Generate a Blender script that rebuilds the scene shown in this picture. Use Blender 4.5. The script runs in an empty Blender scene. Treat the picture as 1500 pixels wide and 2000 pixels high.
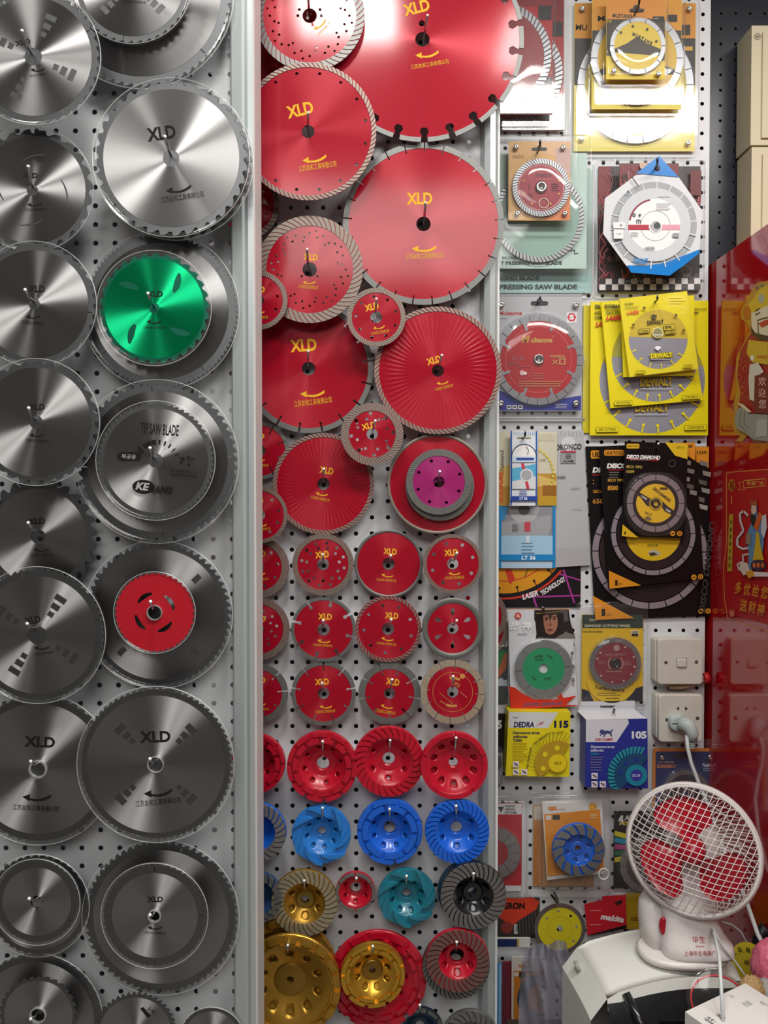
import bpy, math, random
from mathutils import Vector, Matrix
from mathutils.geometry import tessellate_polygon, delaunay_2d_cdt
R = math.radians
sin, cos, pi = math.sin, math.cos, math.pi
rnd = random.Random(7)
SC = bpy.context.scene
COL = SC.collection

# ------------------------------------------------------------------ camera, light, exposure
CZ = 1.5
PITCH = R(1.3)
cd = bpy.data.cameras.new('camera'); cam = bpy.data.objects.new('camera', cd); COL.objects.link(cam)
cam.location = (0, 0, CZ); cam.rotation_euler = (R(90) - PITCH, 0, 0)
cd.sensor_fit = 'HORIZONTAL'; cd.sensor_width = 24.0; cd.lens = 24.0
cd.clip_start = 0.01
SC.camera = cam
SC.view_settings.view_transform = 'Standard'
SC.view_settings.look = 'None'
SC.view_settings.gamma = 1.0
SC.view_settings.use_curve_mapping = False
SC.view_settings.exposure = 0.0
SC.cycles.transparent_max_bounces = 32
SC.cycles.max_bounces = 10
SC.cycles.sample_clamp_indirect = 4.0
w = bpy.data.worlds.new('world'); SC.world = w; w.use_nodes = True
w.node_tree.nodes['Background'].inputs[0].default_value = (.75, .82, .9, 1)
w.node_tree.nodes['Background'].inputs[1].default_value = .35

def area(name, loc, rot, sx, sy, watts, col=(1, .97, .93)):
    l = bpy.data.lights.new(name, 'AREA'); l.shape = 'RECTANGLE'; l.size = sx; l.size_y = sy
    l.energy = watts; l.color = col
    o = bpy.data.objects.new(name, l); COL.objects.link(o); o.location = loc; o.rotation_euler = rot
    return o
LAMPS = ((.80, .31, 1.0, .26, 24, 'over the carded packs'), (-.09, .41, .24, .2, 9, 'over the red discs'), (-.70, .60, .12, .12, 1.3, 'over the saw blades'), (-.05, -1.2, 1.3, 1.2, 35, 'over the aisle'))
for lx, ly, sx, sy, wt, _ in LAMPS: area('ceiling_lamp_light', (lx, ly, 2.655), (0, 0, 0), sx, sy, wt)

# ------------------------------------------------------------------ helpers
def ray(px, py):
    dx, dy = (px - 750) / 1500, (1000 - py) / 1500
    return Vector((dx, cos(PITCH) + dy * sin(PITCH), -sin(PITCH) + dy * cos(PITCH)))
def at(px, py, Y):
    d = ray(px, py)
    return Vector((0, 0, CZ)) + d * (Y / d.y)
def scl(px, py, Y):
    return Y / ray(px, py).y / 1500

def lin(c): return c / 12.92 if c <= .04045 else ((c + .055) / 1.055) ** 2.4
def hexc(h):
    h = h.lstrip('#'); return tuple(lin(int(h[i:i + 2], 16) / 255) for i in (0, 2, 4)) + (1,)
MATS = {}
def mat(name, col='#808080', rough=.5, metal=0., spec=.5, coat=0., crough=.1, aniso=0., trans=0., emit=None, noise=0., bump=0., nscale=60., ior=1.45):
    if name in MATS: return MATS[name]
    m = bpy.data.materials.new(name); m.use_nodes = True
    nt = m.node_tree; b = nt.nodes['Principled BSDF']
    c = hexc(col)
    b.inputs['Base Color'].default_value = c
    b.inputs['Roughness'].default_value = rough
    b.inputs['Metallic'].default_value = metal
    b.inputs['Specular IOR Level'].default_value = spec
    b.inputs['Coat Weight'].default_value = coat
    b.inputs['Coat Roughness'].default_value = crough
    b.inputs['Transmission Weight'].default_value = trans
    b.inputs['IOR'].default_value = ior
    if aniso:
        b.inputs['Anisotropic'].default_value = aniso; b.inputs['Anisotropic Rotation'].default_value = .25
        t = nt.nodes.new('ShaderNodeTangent'); t.direction_type = 'RADIAL'; t.axis = 'Z'
        nt.links.new(t.outputs[0], b.inputs['Tangent'])
    if noise or bump:
        tc = nt.nodes.new('ShaderNodeTexCoord'); n = nt.nodes.new('ShaderNodeTexNoise')
        n.inputs['Scale'].default_value = nscale; n.inputs['Detail'].default_value = 5
        nt.links.new(tc.outputs['Object'], n.inputs['Vector'])
        if noise:
            mx = nt.nodes.new('ShaderNodeMix'); mx.data_type = 'RGBA'
            mx.inputs[6].default_value = tuple(v * (1 - noise) for v in c[:3]) + (1,)
            mx.inputs[7].default_value = tuple(min(1, v * (1 + noise)) for v in c[:3]) + (1,)
            nt.links.new(n.outputs['Fac'], mx.inputs[0]); nt.links.new(mx.outputs[2], b.inputs['Base Color'])
        if bump:
            bp = nt.nodes.new('ShaderNodeBump'); bp.inputs['Strength'].default_value = bump; bp.inputs['Distance'].default_value = .002
            nt.links.new(n.outputs['Fac'], bp.inputs['Height']); nt.links.new(bp.outputs[0], b.inputs['Normal'])
    if emit:
        b.inputs['Emission Color'].default_value = hexc(emit[0]); b.inputs['Emission Strength'].default_value = emit[1]
    MATS[name] = m
    return m
def ink(h, rough=.45):
    return mat('print_' + h.lstrip('#') + '_%d' % int(rough * 100), h, rough)
def clear(name, tint='#ffffff', opac=.03, haze='#ffffff', rough=.04, bump=.25, nscale=25, fres=1.45):
    """thin clear plastic film: transparent with a fresnel gloss and a little milky diffuse"""
    if name in MATS: return MATS[name]
    m = bpy.data.materials.new(name); m.use_nodes = True; nt = m.node_tree; N = nt.nodes; L = nt.links
    N.remove(N['Principled BSDF']); out = N['Material Output']
    tr = N.new('ShaderNodeBsdfTransparent'); tr.inputs[0].default_value = hexc(tint)
    df = N.new('ShaderNodeBsdfDiffuse'); df.inputs[0].default_value = hexc(haze)
    gl = N.new('ShaderNodeBsdfGlossy'); gl.inputs['Roughness'].default_value = rough; gl.inputs[0].default_value = (1, 1, 1, 1)
    lw = N.new('ShaderNodeLayerWeight'); lw.inputs[0].default_value = .5
    pw = N.new('ShaderNodeMath'); pw.operation = 'POWER'; pw.inputs[1].default_value = 4.5
    fr = N.new('ShaderNodeMath'); fr.operation = 'MULTIPLY_ADD'; fr.inputs[1].default_value = .85; fr.inputs[2].default_value = ((fres - 1) / (fres + 1)) ** 2 * 1.0
    L.new(lw.outputs['Facing'], pw.inputs[0]); L.new(pw.outputs[0], fr.inputs[0])
    m1 = N.new('ShaderNodeMixShader'); m1.inputs[0].default_value = opac
    m2 = N.new('ShaderNodeMixShader')
    L.new(tr.outputs[0], m1.inputs[1]); L.new(df.outputs[0], m1.inputs[2])
    L.new(fr.outputs[0], m2.inputs[0]); L.new(m1.outputs[0], m2.inputs[1]); L.new(gl.outputs[0], m2.inputs[2])
    if bump:
        tc = N.new('ShaderNodeTexCoord'); n = N.new('ShaderNodeTexNoise'); n.inputs['Scale'].default_value = nscale
        bp = N.new('ShaderNodeBump'); bp.inputs['Strength'].default_value = bump; bp.inputs['Distance'].default_value = .004
        L.new(tc.outputs['Object'], n.inputs['Vector']); L.new(n.outputs['Fac'], bp.inputs['Height'])
        L.new(bp.outputs[0], gl.inputs['Normal'])
    L.new(m2.outputs[0], out.inputs[0])
    MATS[name] = m
    return m

FONT = {}
def glyphs(s, bold=0., shear=0.):
    k = (s, bold, shear)
    if k in FONT: return FONT[k]
    c = bpy.data.curves.new('t', 'FONT'); c.body = s; c.resolution_u = 2 if len(s) > 5 else 3
    c.offset = bold; c.shear = shear; c.size = 1
    o = bpy.data.objects.new('t', c); COL.objects.link(o)
    bpy.context.view_layer.update()
    me = bpy.data.meshes.new_from_object(o.evaluated_get(bpy.context.evaluated_depsgraph_get()))
    vs = [(v.co.x, v.co.y) for v in me.vertices]; fs = [tuple(p.vertices) for p in me.polygons]
    bpy.data.objects.remove(o); bpy.data.curves.remove(c); bpy.data.meshes.remove(me)
    if vs:
        x0 = min(v[0] for v in vs); x1 = max(v[0] for v in vs); y0 = min(v[1] for v in vs); y1 = max(v[1] for v in vs)
        vs = [((x - x0) / max(x1 - x0, 1e-6) - .5, (y - y0) / max(y1 - y0, 1e-6) - .5) for x, y in vs]
    FONT[k] = (vs, fs)
    return FONT[k]

class MB:
    """collects geometry given in photo pixels around (cx,cy) (y down), z in metres towards the viewer"""
    def __init__(s, cx=0, cy=0, k=1.):
        s.cx, s.cy, s.k = cx, cy, k; s.v = []; s.f = []; s.m = []; s.sm = []; s.mats = []; s.z = 0.; s.clip = None
    def mi(s, m):
        if isinstance(m, str): m = ink(m)
        if m not in s.mats: s.mats.append(m)
        return s.mats.index(m)
    def P(s, x, y, z): s.v.append(((x - s.cx) * s.k, (s.cy - y) * s.k, z)); return len(s.v) - 1
    def face(s, idx, m, smooth=False):
        s.f.append(tuple(idx)); s.m.append(s.mi(m)); s.sm.append(smooth)
    def flat(s, loops, z, m, up=True):
        """planar face with holes at height z (z may be a function of x,y)"""
        zf = z if callable(z) else (lambda x, y: z)
        vec = [[Vector((x, -y, 0)) for x, y in lp] for lp in loops]
        base = len(s.v); allp = [p for lp in loops for p in lp]
        for x, y in allp: s.P(x, y, zf(x, y))
        if len(loops) > 1:
            ed = []; q = 0
            for lp in loops: ed += [(q + i, q + (i + 1) % len(lp)) for i in range(len(lp))]; q += len(lp)
            r_ = delaunay_2d_cdt([Vector((x, -y)) for x, y in allp], ed, [], 1, 1e-5)
            lid = [k for k, lp in enumerate(loops) for _ in lp]; fix = []
            for i, o_ in enumerate(r_[3]):
                if o_: fix.append(o_[0])
                else: fix.append(len(allp)); lid.append(-1); co = r_[0][i]; allp.append((co.x, -co.y)); s.P(co.x, -co.y, zf(co.x, -co.y))
            tris = [t for t in (tuple(fix[i] for i in f_) for f_ in r_[2]) if not (lid[t[0]] > 0 and lid[t[0]] == lid[t[1]] == lid[t[2]])]
        else: tris = tessellate_polygon(vec)
        for t in tris:
            a, b, c = [allp[i] for i in t]
            ar = (b[0] - a[0]) * (-(c[1] - a[1])) - (c[0] - a[0]) * (-(b[1] - a[1]))
            if abs(ar) < 1e-9: continue
            if (ar < 0) == up: t = (t[0], t[2], t[1])
            s.face([base + i for i in t], m)
    def wall(s, loop, z0, z1, m, smooth=False, close=True):
        n = len(loop); a = [s.P(x, y, z0) for x, y in loop]; b = [s.P(x, y, z1) for x, y in loop]
        for i in range(n if close else n - 1):
            j = (i + 1) % n; s.face((a[i], b[i], b[j], a[j]), m, smooth)
    def plate(s, loops, z0, z1, m, ms=None, back=False):
        s.flat(loops, z1, m)
        if back: s.flat(loops, z0, ms or m, up=False)
        for lp in loops: s.wall(lp, z0, z1, ms or m)
    def lathe(s, cx, cy, prof, m, n=72, smooth=True, close=False):
        rings = []
        for r, z in prof:
            rings.append([s.P(cx + r * cos(2 * pi * i / n), cy - r * sin(2 * pi * i / n), z) for i in range(n)])
        rr = list(zip(rings, rings[1:])) + ([(rings[-1], rings[0])] if close else [])
        for a, b in rr:
            for i in range(n):
                j = (i + 1) % n; s.face((a[i], a[j], b[j], b[i]), m, smooth)
    def rect(s, x0, y0, x1, y1, m): s.poly([(x0, y0), (x1, y0), (x1, y1), (x0, y1)], m)
    def cl(s, pts):
        if not s.clip: return pts
        a, b, c, d = s.clip; return [(min(max(x, a), c), min(max(y, b), d)) for x, y in pts]
    def poly(s, pts, m, holes=()):
        pts = s.cl(pts); holes = [s.cl(h) for h in holes]
        s.z += .00012; s.flat([pts] + list(holes), s.z, m)
    def disc(s, x, y, r, m, n=32, ry=None): s.poly(circ(x, y, r, n, ry), m)
    def ring(s, x, y, r0, r1, m, n=40): s.poly(circ(x, y, r1, n), m, [circ(x, y, r0, n)])
    def line(s, pts, wd, m):
        s.z += .00012
        for (x0, y0), (x1, y1) in zip(pts, pts[1:]):
            L = math.hypot(x1 - x0, y1 - y0) or 1; nx, ny = -(y1 - y0) / L * wd / 2, (x1 - x0) / L * wd / 2
            s.flat([s.cl([(x0 + nx, y0 + ny), (x1 + nx, y1 + ny), (x1 - nx, y1 - ny), (x0 - nx, y0 - ny)])], s.z, m)
    def text(s, t, x, y, wd, ht, m, rot=0, bold=.02, shear=0., z=None):
        """centred at x,y, stretched to wd x ht pixels, rot degrees counter-clockwise"""
        if z is None: s.z += .00012; z = s.z
        vs, fs = glyphs(t, bold, shear); c, sn = cos(R(rot)), sin(R(rot)); base = len(s.v)
        zf = z if callable(z) else (lambda *_: z)
        for u, v in vs:
            u *= wd; v *= ht; X = x + u * c - v * sn; Y = y - (u * sn + v * c); s.P(X, Y, zf(X, Y))
        for f in fs: s.face([base + i for i in f], m)
    def tube(s, pts, rad, m, n=8, cap=True):
        """pts (x,y px, z m); rad metres or list"""
        P3 = [Vector(((x - s.cx) * s.k, (s.cy - y) * s.k, z)) for x, y, z in pts]
        s.tube3(P3, rad, m, n, cap)
    def tube3(s, P3, rad, m, n=8, cap=True):
        rs = rad if isinstance(rad, (list, tuple)) else [rad] * len(P3)
        prev = None; rings = []
        for i, p in enumerate(P3):
            t = (P3[min(i + 1, len(P3) - 1)] - P3[max(i - 1, 0)]).normalized()
            if prev is None:
                a = Vector((0, 0, 1)) if abs(t.z) < .9 else Vector((1, 0, 0)); u = t.cross(a).normalized()
            else: u = (prev - t * prev.dot(t)).normalized()
            prev = u; v = t.cross(u); r = []
            for k in range(n):
                q = p + (u * cos(2 * pi * k / n) + v * sin(2 * pi * k / n)) * rs[i]
                s.v.append(tuple(q)); r.append(len(s.v) - 1)
            rings.append(r)
        for a, b in zip(rings, rings[1:]):
            for k in range(n):
                j = (k + 1) % n; s.face((a[k], a[j], b[j], b[k]), m, True)
        if cap: s.face(rings[0][::-1], m); s.face(rings[-1], m)
    def box(s, x0, y0, z0, x1, y1, z1, m):
        """in raw metres"""
        b = len(s.v)
        for x in (x0, x1):
            for y in (y0, y1):
                for z in (z0, z1): s.v.append((x, y, z))
        for q in ((0, 1, 3, 2), (4, 6, 7, 5), (0, 4, 5, 1), (2, 3, 7, 6), (0, 2, 6, 4), (1, 5, 7, 3)): s.face([b + i for i in q], m)
    def mesh(s, name):
        me = bpy.data.meshes.new(name); me.from_pydata(s.v, [], s.f)
        for m in s.mats: me.materials.append(m)
        me.polygons.foreach_set('material_index', s.m); me.polygons.foreach_set('use_smooth', s.sm); me.update()
        return me
    def build(s, name, parent=None, me=None):
        o = bpy.data.objects.new(name, me or s.mesh(name)); COL.objects.link(o)
        if parent: o.parent = parent
        return o

def circ(x, y, r, n=32, ry=None, a0=0.):
    ry = ry or r
    return [(x + r * cos(a0 + 2 * pi * i / n), y - ry * sin(a0 + 2 * pi * i / n)) for i in range(n)]
def pol(x, y, r, a): return (x + r * cos(a), y - r * sin(a))
def rrect(x0, y0, x1, y1, r, n=5):
    out = []
    for cx, cy, a in ((x1 - r, y0 + r, 0), (x0 + r, y0 + r, pi / 2), (x0 + r, y1 - r, pi), (x1 - r, y1 - r, 3 * pi / 2)):
        out += [pol(cx, cy, r, a + pi / 2 * i / n) for i in range(n + 1)]
    return out
def tag(o, label=None, cat=None, group=None, kind=None):
    if label: o['label'] = label
    if cat: o['category'] = cat
    if group: o['group'] = group
    if kind: o['kind'] = kind
    return o
def root(name, label, cat, p, rot=None, group=None):
    o = bpy.data.objects.new(name, None); COL.objects.link(o); o.empty_display_size = .02
    o.location = p; o.rotation_euler = rot if rot else (R(90), 0, 0)
    return tag(o, label, cat, group)
def wroot(name, label, cat, px, py, Y, group=None, tilt=(0, 0), roll=0):
    """thing hanging flat on the wall: local x right, y up, z towards the viewer"""
    return root(name, label, cat, at(px, py, Y), (R(90 + tilt[0]), R(roll), R(tilt[1])), group)

# ------------------------------------------------------------------ room
M_WALL = mat('wall_paint', '#cfcfcc', .6, noise=.05)
def plane_struct(name, x0, y0, z0, x1, y1, z1, m):
    b = MB(); b.box(x0, y0, z0, x1, y1, z1, m); o = b.build(name); o['kind'] = 'structure'; return o
plane_struct('floor', -2.2, -2.6, -.05, 2.2, 1.75, 0, mat('floor_tile', '#8d8a86', .3, noise=.15, nscale=5))
plane_struct('ceiling', -2.2, -2.6, 2.7, 2.2, 1.75, 2.75, mat('ceiling_white', '#d9d9d6', .7))
plane_struct('wall_back', -2.2, 1.7, 0, 2.2, 1.75, 2.7, mat('back_wall_painted_shade', '#2c2e31', .6))  # dark colour stands for the shade seen through the panel holes
plane_struct('wall_left', -2.25, -2.6, 0, -2.2, 1.75, 2.7, mat('side_wall', '#949392', .6))
plane_struct('wall_right', 2.2, -2.6, 0, 2.25, 1.75, 2.7, mat('side_wall', '#949392', .6))
plane_struct('wall_front', -2.2, -2.65, 0, 2.2, -2.6, 2.7, mat('far_wall', '#7c7977', .6))
for x, y, sx, sy, _, wh in LAMPS:
    l = root('ceiling_lamp', 'white lamp fitting on the ceiling ' + wh, 'lamp', (x, y, 2.7), (0, 0, 0))
    b = MB(); mh = mat('lamp_housing', '#e6e6e6', .4)
    b.box(-sx / 2 - .02, -sy / 2 - .02, -.04, sx / 2 + .02, sy / 2 + .02, 0, mh); b.build('housing', l)

# ------------------------------------------------------------------ pegboards
M_PEG = mat('pegboard_white_steel', '#d8dbde', .38, noise=.02, nscale=8)
M_PEGE = mat('pegboard_hole_edge', '#4c4e52', .5)
M_RAIL = mat('rail_aluminium', '#b9c0c0', .33, metal=.35)
M_RAILE = mat('rail_white_bead', '#d6d8d6', .4)
def pegboard(name, label, Y, px_ref, py_ref, X0, X1, Z0, Z1, gx, gz, hr, m=M_PEG, me=M_PEGE, th=.0012):
    o = root(name, label, 'display panel', (0, Y, 0))
    # local x = world X, local y = world Z
    p = at(px_ref, py_ref, Y); b = MB(0, 0, 1.)
    i0, i1 = math.floor((X0 - p.x) / gx), math.ceil((X1 - p.x) / gx)
    j0, j1 = math.floor((Z0 - p.z) / gz), math.ceil((Z1 - p.z) / gz)
    n = 16
    for i in range(i0, i1 + 1):
        for j in range(j0, j1 + 1):
            x, z = p.x + i * gx, p.z + j * gz
            xa, xb, za, zb = max(X0, x - gx / 2), min(X1, x + gx / 2), max(Z0, z - gz / 2), min(Z1, z + gz / 2)
            if xb - xa < 1e-4 or zb - za < 1e-4: continue
            if x - hr < X0 or x + hr > X1 or z - hr < Z0 or z + hr > Z1:
                a = [b.P(xa, -za, 0), b.P(xb, -za, 0), b.P(xb, -zb, 0), b.P(xa, -zb, 0)]; b.face(a, m); continue
            O, I, K = [], [], []
            for k in range(n):
                a = 2 * pi * k / n + pi / 4; c, s_ = cos(a), sin(a); q = max(abs(c), abs(s_))
                ux, uz = c / q, s_ / q
                O.append(b.P(x + ux * ((xb - x) if ux > 0 else (x - xa)), -(z + uz * ((zb - z) if uz > 0 else (z - za))), 0))
                I.append(b.P(x + hr * c, -(z + hr * s_), 0)); K.append(b.P(x + hr * c, -(z + hr * s_), -th))
            for k in range(n):
                l = (k + 1) % n
                b.face((O[k], O[l], I[l], I[k]), m); b.face((I[k], I[l], K[l], K[k]), me)
    b.build('perforated_sheet', o)
    return o
def rail(parent, x0, x1, z0, z1, prof):
    """vertical extrusion; prof = list of (x, depth towards viewer, material)"""
    b = MB()
    for (xa, da, m), (xb, db, _) in zip(prof, prof[1:]):
        i = [b.P(xa, -z0, da), b.P(xb, -z0, db), b.P(xb, -z1, db), b.P(xa, -z1, da)]; b.face(i, m, False)
    return b.build('edge_rail', parent)
PL, PC, PR = 1.02, 1.19, 1.36
ZB, ZT = .02, 2.6
def X(px, Y): return (px - 750) / 1500 * Y
left = pegboard('pegboard_panel', 'white perforated sliding panel carrying the bare steel saw blades', PL, 451, 475, X(-60, PL), X(463, PL), ZB, ZT, .02545, .0244, .0034)
xl = X(460, PL)
rail(left, 0, 0, ZB, ZT, [(xl, -.02, M_RAIL), (xl, .022, M_RAIL), (xl + .002, .024, M_RAIL), (xl + .015, .026, M_RAIL), (xl + .019, .022, M_RAIL), (xl + .0225, .026, M_RAIL), (xl + .029, .026, M_RAILE), (xl + .031, .022, M_RAILE), (xl + .031, -.03, M_RAILE)])
xc = X(936, PC)
centre = pegboard('pegboard_panel', 'white perforated sliding panel carrying the red cutting discs and cup wheels', PC, 695.2, 1105, X(380, PC), xc + .002, ZB, ZT, .02485, .02505, .0035)
rail(centre, 0, 0, ZB, ZT, [(xc, -.02, M_RAIL), (xc, .004, M_RAIL), (xc + .004, .022, M_RAIL), (xc + .012, .026, M_RAIL), (xc + .020, .024, M_RAIL), (xc + .0245, .019, M_RAILE), (xc + .0275, .019, M_RAILE), (xc + .028, .01, M_RAILE), (xc + .028, -.03, M_RAILE)])
xr = X(1379, PR)
right = pegboard('pegboard_panel', 'white perforated panel carrying the carded and blister packed blades', PR, 1365.5, 835, X(900, PR), xr, ZB, ZT, .0246, .0257, .0034)
rail(right, 0, 0, ZB, ZT, [(xr, 0, M_RAILE), (xr, -.02, M_RAILE)])
M_NAVY = mat('dark_navy_steel', '#1d232c', .3, noise=.05)
dark = pegboard('pegboard_panel', 'dark navy perforated panel beside the beige wall boxes', 1.42, 1407, 206, X(1372, 1.42), X(1640, 1.42), 1.2, ZT, .0265, .0277, .0030, M_NAVY, mat('dark_hole_edge', '#9aa0a8', .5))
b = MB(); b.box(X(1372, 1.42), 1.2, -.012, X(1640, 1.42), ZT, -.010, mat('backing_white', '#d0d4d8', .5)); b.build('white_backing_sheet', dark)

# ------------------------------------------------------------------ materials of blades
STEEL = mat('brushed_steel', '#acabab', .38, 1., aniso=1.)
STEEL2 = mat('ground_steel_rim', '#77797b', .42, 1.)
STEELE = mat('steel_edge', '#55565a', .4, 1.)
GREEN = mat('green_lacquered_steel', '#0fb877', .42, .9, aniso=1.)
REDL = mat('red_lacquer', '#a80d26', .42, .15, spec=.25, aniso=.95, coat=.6, crough=.12)
REDP = mat('red_paint', '#c8182b', .38, 0., coat=.15, crough=.2)
REDC = mat('red_enamel', '#b80f2a', .3, 0., coat=.3, crough=.12)
REDB = mat('bright_red_paint', '#b81024', .5)
PURP = mat('magenta_lacquer', '#a5286f', .35, .2, aniso=.6)
DIAM = mat('diamond_rim_metal', '#8f857b', .5, .55, noise=.25, nscale=300)
DIAMG = mat('diamond_rim_grey', '#7a7b78', .45, .55, noise=.2, nscale=300)
DARKM = mat('dark_print_black', '#232122', .6, spec=.12)
YEL = mat('yellow_print', '#e8b22a', .55, spec=.2)
BLUE = mat('blue_enamel', '#1560cf', .3, 0., coat=.4, crough=.1)
BLUE2 = mat('light_blue_enamel', '#2779c9', .3, 0., coat=.4, crough=.1)
TEAL = mat('teal_enamel', '#1b7488', .3, 0., coat=.4, crough=.1)
GOLD = mat('gold_lacquer', '#b58a35', .33, .75)
GOLD2 = mat('bright_gold_lacquer', '#d2a23a', .3, .8)
BLACKP = mat('black_enamel', '#15171a', .25, 0., coat=.5)
GREYSEG = mat('grey_abrasive', '#7d7875', .6, .2, noise=.3, nscale=400)
CHROME = mat('hook_chrome', '#c9c9cc', .2, 1.)
HTIP = mat('hook_white_tip', '#f2f2f0', .4)
WASH = mat('silver_bore_ring', '#c8cac8', .35, .6)
GUARD = clear('clear_edge_guard', opac=.035, haze='#d8dcdc', rough=.12, bump=.04, nscale=60, fres=1.5)

LIP = clear('guard_lip_highlight', opac=.42, haze='#f0f2f2', rough=.15, bump=0., fres=1.7)  # white mixed into the lip stands for the bright highlight line round the rim

CO = '江苏友和工具有限公司'
def arrow(b, x, y, w, m, rot=0, fl=1):
    """curved arrow below the bore, head at its left end; x,y centre"""
    z = b.z + .00012; b.z = z; top, bot = [], []
    N = 9
    def T(u, v):
        a = R(rot); return (x + u * cos(a) * fl + v * sin(a), y - u * sin(a) * fl + v * cos(a))
    for i in range(N + 1):
        t = i / N; u = (-.28 + .78 * t) * w; c = .10 * w * (1 - (2 * (t - .42)) ** 2)
        h = w * (.035 + .02 * t); top.append(T(u, c - h)); bot.append(T(u, c + h))
    b.flat([top + bot[::-1]], z, m)
    b.flat([[T(-.5 * w, -.04 * w), T(-.22 * w, -.13 * w), T(-.25 * w, .13 * w)]], z + .00002, m)
def xld(b, cx, cy, r, z, m, logo=None, arr=None, co=None):
    """logo=(x,y,w,h,rot) arr=(x,y,w,rot) co=(x,y,w,h,rot), all photo px"""
    b.z = z
    if logo: b.text('XLD', *logo[:4], m, rot=logo[4], bold=.035)
    if arr: arrow(b, *arr[:3], m, rot=arr[3])
    if co: b.text(CO, *co[:4], m, rot=co[4], bold=.0)

def marks(o, cx, cy, k, z, m, logo=None, arr=None, co=None, extra=None):
    for nm, l_, a_, c_, e_ in (('logo_lettering', logo, None, None, None), ('arrow_marking', None, arr, co, None), ('printed_lettering', None, None, None, extra)):
        if l_ or a_ or c_ or e_:
            g = MB(cx, cy, k); xld(g, cx, cy, 0, z, m, l_, a_, c_)
            if e_: e_(g)
            g.build(nm, o)

def hook(px, py, tx, ty, Yp, Yd, label, group):
    """steel hook from the board at Yp through the bore at (px,py) seen at depth Yd to the tip at (tx,ty)"""
    base = at(px, py, Yd); base.y = Yp
    mid = at(px, py, Yd); tip = at(tx, ty, Yd - .036)
    o = root('peg_hook', label, 'hook', base, (0, 0, 0), group)
    b = MB(); m2 = mid - base; t2 = tip - base
    pts = [Vector((0, .004, 0)), m2 * .6, m2, m2 + (t2 - m2) * .35 + Vector((0, -.003, -.002)), t2]
    b.tube3(pts, .0016, CHROME, 8); hr_ = b.build('hook_rod', o)
    b = MB(); d = (t2 - pts[3]).normalized()
    b.tube3([t2 - d * .001, t2 + d * .0006, t2 + d * .0016], [.0019, .0021, .001], HTIP, 8); b.build('hook_tip', hr_)  # white stands for a lamp glint high up, white plastic caps lower down
    return o

def keyhole(cx, cy, r0, r1, a, w, rb):
    """slot hole, bulb at r0, open end at r1"""
    ca, sa = cos(a), sin(a)
    def T(u, v): return (cx + u * ca - v * sa, cy - (u * sa + v * ca))
    pts = [T(r1, -w / 2)]
    k = math.asin(min(1, w / 2 / rb))
    for i in range(9):
        t = -k - (2 * pi - 2 * k) * i / 8
        pts.append(T(r0 + rb * cos(t), rb * sin(t)))
    pts.append(T(r1, w / 2))
    return pts

def tooth_outline(cx, cy, r, n, deep, d=1, a0=0.):
    out = []
    for i in range(n):
        b = a0 + 2 * pi * i / n; p = 2 * pi / n
        for f, rr in ((0, r - deep), (.12, r), (.42, r * .992), (.62, r - deep * .55), (.8, r - deep)):
            out.append(pol(cx, cy, rr, d * (b + f * p)))
    return out

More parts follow.
